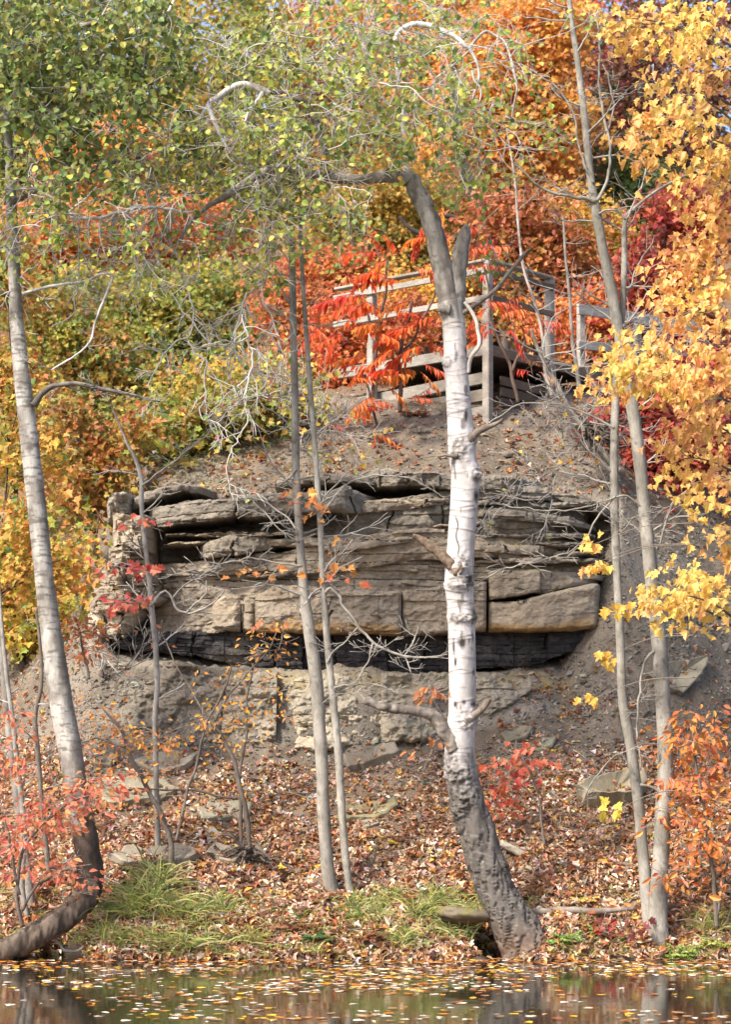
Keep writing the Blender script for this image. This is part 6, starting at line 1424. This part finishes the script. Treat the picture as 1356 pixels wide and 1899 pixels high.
tussock('grass tuft at the corner by the roots of the bent birch', 12, 1735, 80, .26, 26)
tussock('green stalky tuft at the far end of the bank past the twin grey trunks', 1335, 1720, 70, .42, 26)
tussock('sedge tuft leaning on the bent birch side of the tallest clump', 205, 1735, 130, .34, 34)
tussock('sedge tuft between the tallest clump and the fresh green tuft', 355, 1705, 130, .36, 34)
tussock('straggling sedge tuft at the waterline left of the bare bank', 432, 1745, 120, .30, 40)
tussock('sedge tuft on the bank top halfway from the sapling pair to the birch', 735, 1662, 110, .30, 40)
tussock('short sedge tuft behind the mossy rock', 815, 1672, 90, .28, 36)
a = Acc()
for k in range(9): blades(a, P(868 + gr.normal(0, 26), 1684 + gr.normal(0, 5), 25.3 + gr.normal(0, .05)), 16, .3, gr, gmix, fan=.8)
single(a, 'sedge_clump', M_grass, 'sedge tuft growing on top of the mossy rock, drooping over it', 'grass clump', P(868, 1690, 25.3), 'sedge clumps along the bank')
a = Acc()
for k in range(1000):
    x_ = gr.uniform(-20, 1380); y_ = gr.uniform(1655, 1776)
    if fbm(x_ / 60., y_ / 40., 0, 3, 91) < -.05: continue
    c = gp(x_, y_)
    if c[1] > 24.9: blades(a, c, 6, .19, gr, gmix, w=.0055, fan=.7, rad=.04)
for k in range(380):          # dry wisps on the cap above the ledges
    x_ = gr.uniform(290, 1130); y_ = gr.uniform(770, 925)
    if fbm(x_ / 70., y_ / 50., 0, 3, 92) < (.0 if x_ < 640 else .16): continue
    c = gp(x_, y_)
    if c[1] > 30.9: blades(a, c, 5, .17, gr, [(A(.34, .3, .12), 3), (A(.26, .27, .08), 2), (A(.4, .3, .18), 2)], w=.005, fan=.8, rad=.05)
g_ = a.build('bank_grass', M_grass); g_['kind'] = 'stuff'
def fern(label, px, py, seed, mix, n_=12, L=.26, name='fern', group=None):
    rs = np.random.default_rng(seed); a, lf = Acc(), Acc(); c = gp(px, py)
    t = Thing(name, label, 'plant', c, group)
    for k in range(n_):
        d = norm(A(rs.normal(0, .8), rs.normal(-.3, .5), .8)); pts = [c + A(rs.normal(0, .06), -.02, 0)]
        for q_ in range(8): d = norm(d + A(0, 0, -.13)); pts.append(pts[-1] + d * L * rs.uniform(.8, 1.1) / 8)
        pts = np.array(pts); addtube(a, pts, np.linspace(.004, .0015, 9), 4, A(.14, .16, .05))
        sd = norm(np.cross(d, A(0, 0, 1)))
        for s_ in (-1, 1):
            tip = norm(sd * s_ + d * .35 + A(0, 0, -.25) + rs.normal(0, .1, (7, 3)))
            scatter(lf, pts[1:8], tip, norm(A(0, -.6, .8) + rs.normal(0, .15, (7, 3))), .075 * np.linspace(1, .45, 7), pal(mix, 7, rs), T_LENS)
    t.part(a, 'stalk', M_twig); t.part(lf, 'foliage', M_leaf, shade=False)
FERN = [(A(.14, .28, .05), 3), (A(.22, .34, .06), 2), (A(.35, .40, .07), 1)]
fern('fresh green fern tuft right of the leaning birch base', 1050, 1745, 801, FERN, 16, .2)
fern('green leafy plant on the bank halfway from birch to twin trunks', 1095, 1725, 802, FERN, 14, .2)
fern('lime-green fern at the waterline under the twin grey trunks', 1270, 1775, 803, [(A(.36, .42, .06), 2), (A(.26, .36, .06), 2)], 18, .24)
fern('yellow-green fern beside the lime one, closer to the end of the bank', 1315, 1755, 804, [(A(.42, .42, .07), 2), (A(.3, .36, .06), 1)], 14, .24)
fern('small dark green plant at the waterline below the sapling pair', 585, 1742, 805, [(A(.07, .17, .05), 2), (A(.1, .22, .06), 2)], 12, .14)
fern('small bright yellow-leaved plant above the fallen branch', 1080, 1670, 806, [(YEL, 2), (A(.5, .45, .06), 2)], 8, .16)
fern('pale green fern hanging from soil right of the birch, over the thin beds', 968, 925, 807, [(A(.3, .36, .08), 2), (GRN, 1)], 8, .22)
fern('rust-brown withered plant at the waterline under the sapling pair', 540, 1720, 808, [(RUST, 2), (BROWN, 2), (A(.3, .13, .06), 2)], 14, .2)
fern('rust-brown withered plant on the bank left of the bright sedge tuft', 690, 1740, 809, [(RUST, 2), (BROWN, 2), (A(.3, .13, .06), 2)], 14, .2)
fern('withered reddish plant just right of the dark hollow of the bent birch', 170, 1710, 810, [(A(.35, .14, .07), 2), (BROWN, 2)], 12, .2)
fern('rust-red dead bracken between the corner post and the right post of the deck', 955, 722, 811, [(A(.42, .15, .08), 3), (RUST, 2)], 22, .3)
fern('rust-red dead weeds on the bare slope left of the birch, under the deck', 770, 770, 812, [(A(.36, .14, .08), 3), (RUST, 2), (BROWN, 1)], 12, .22)
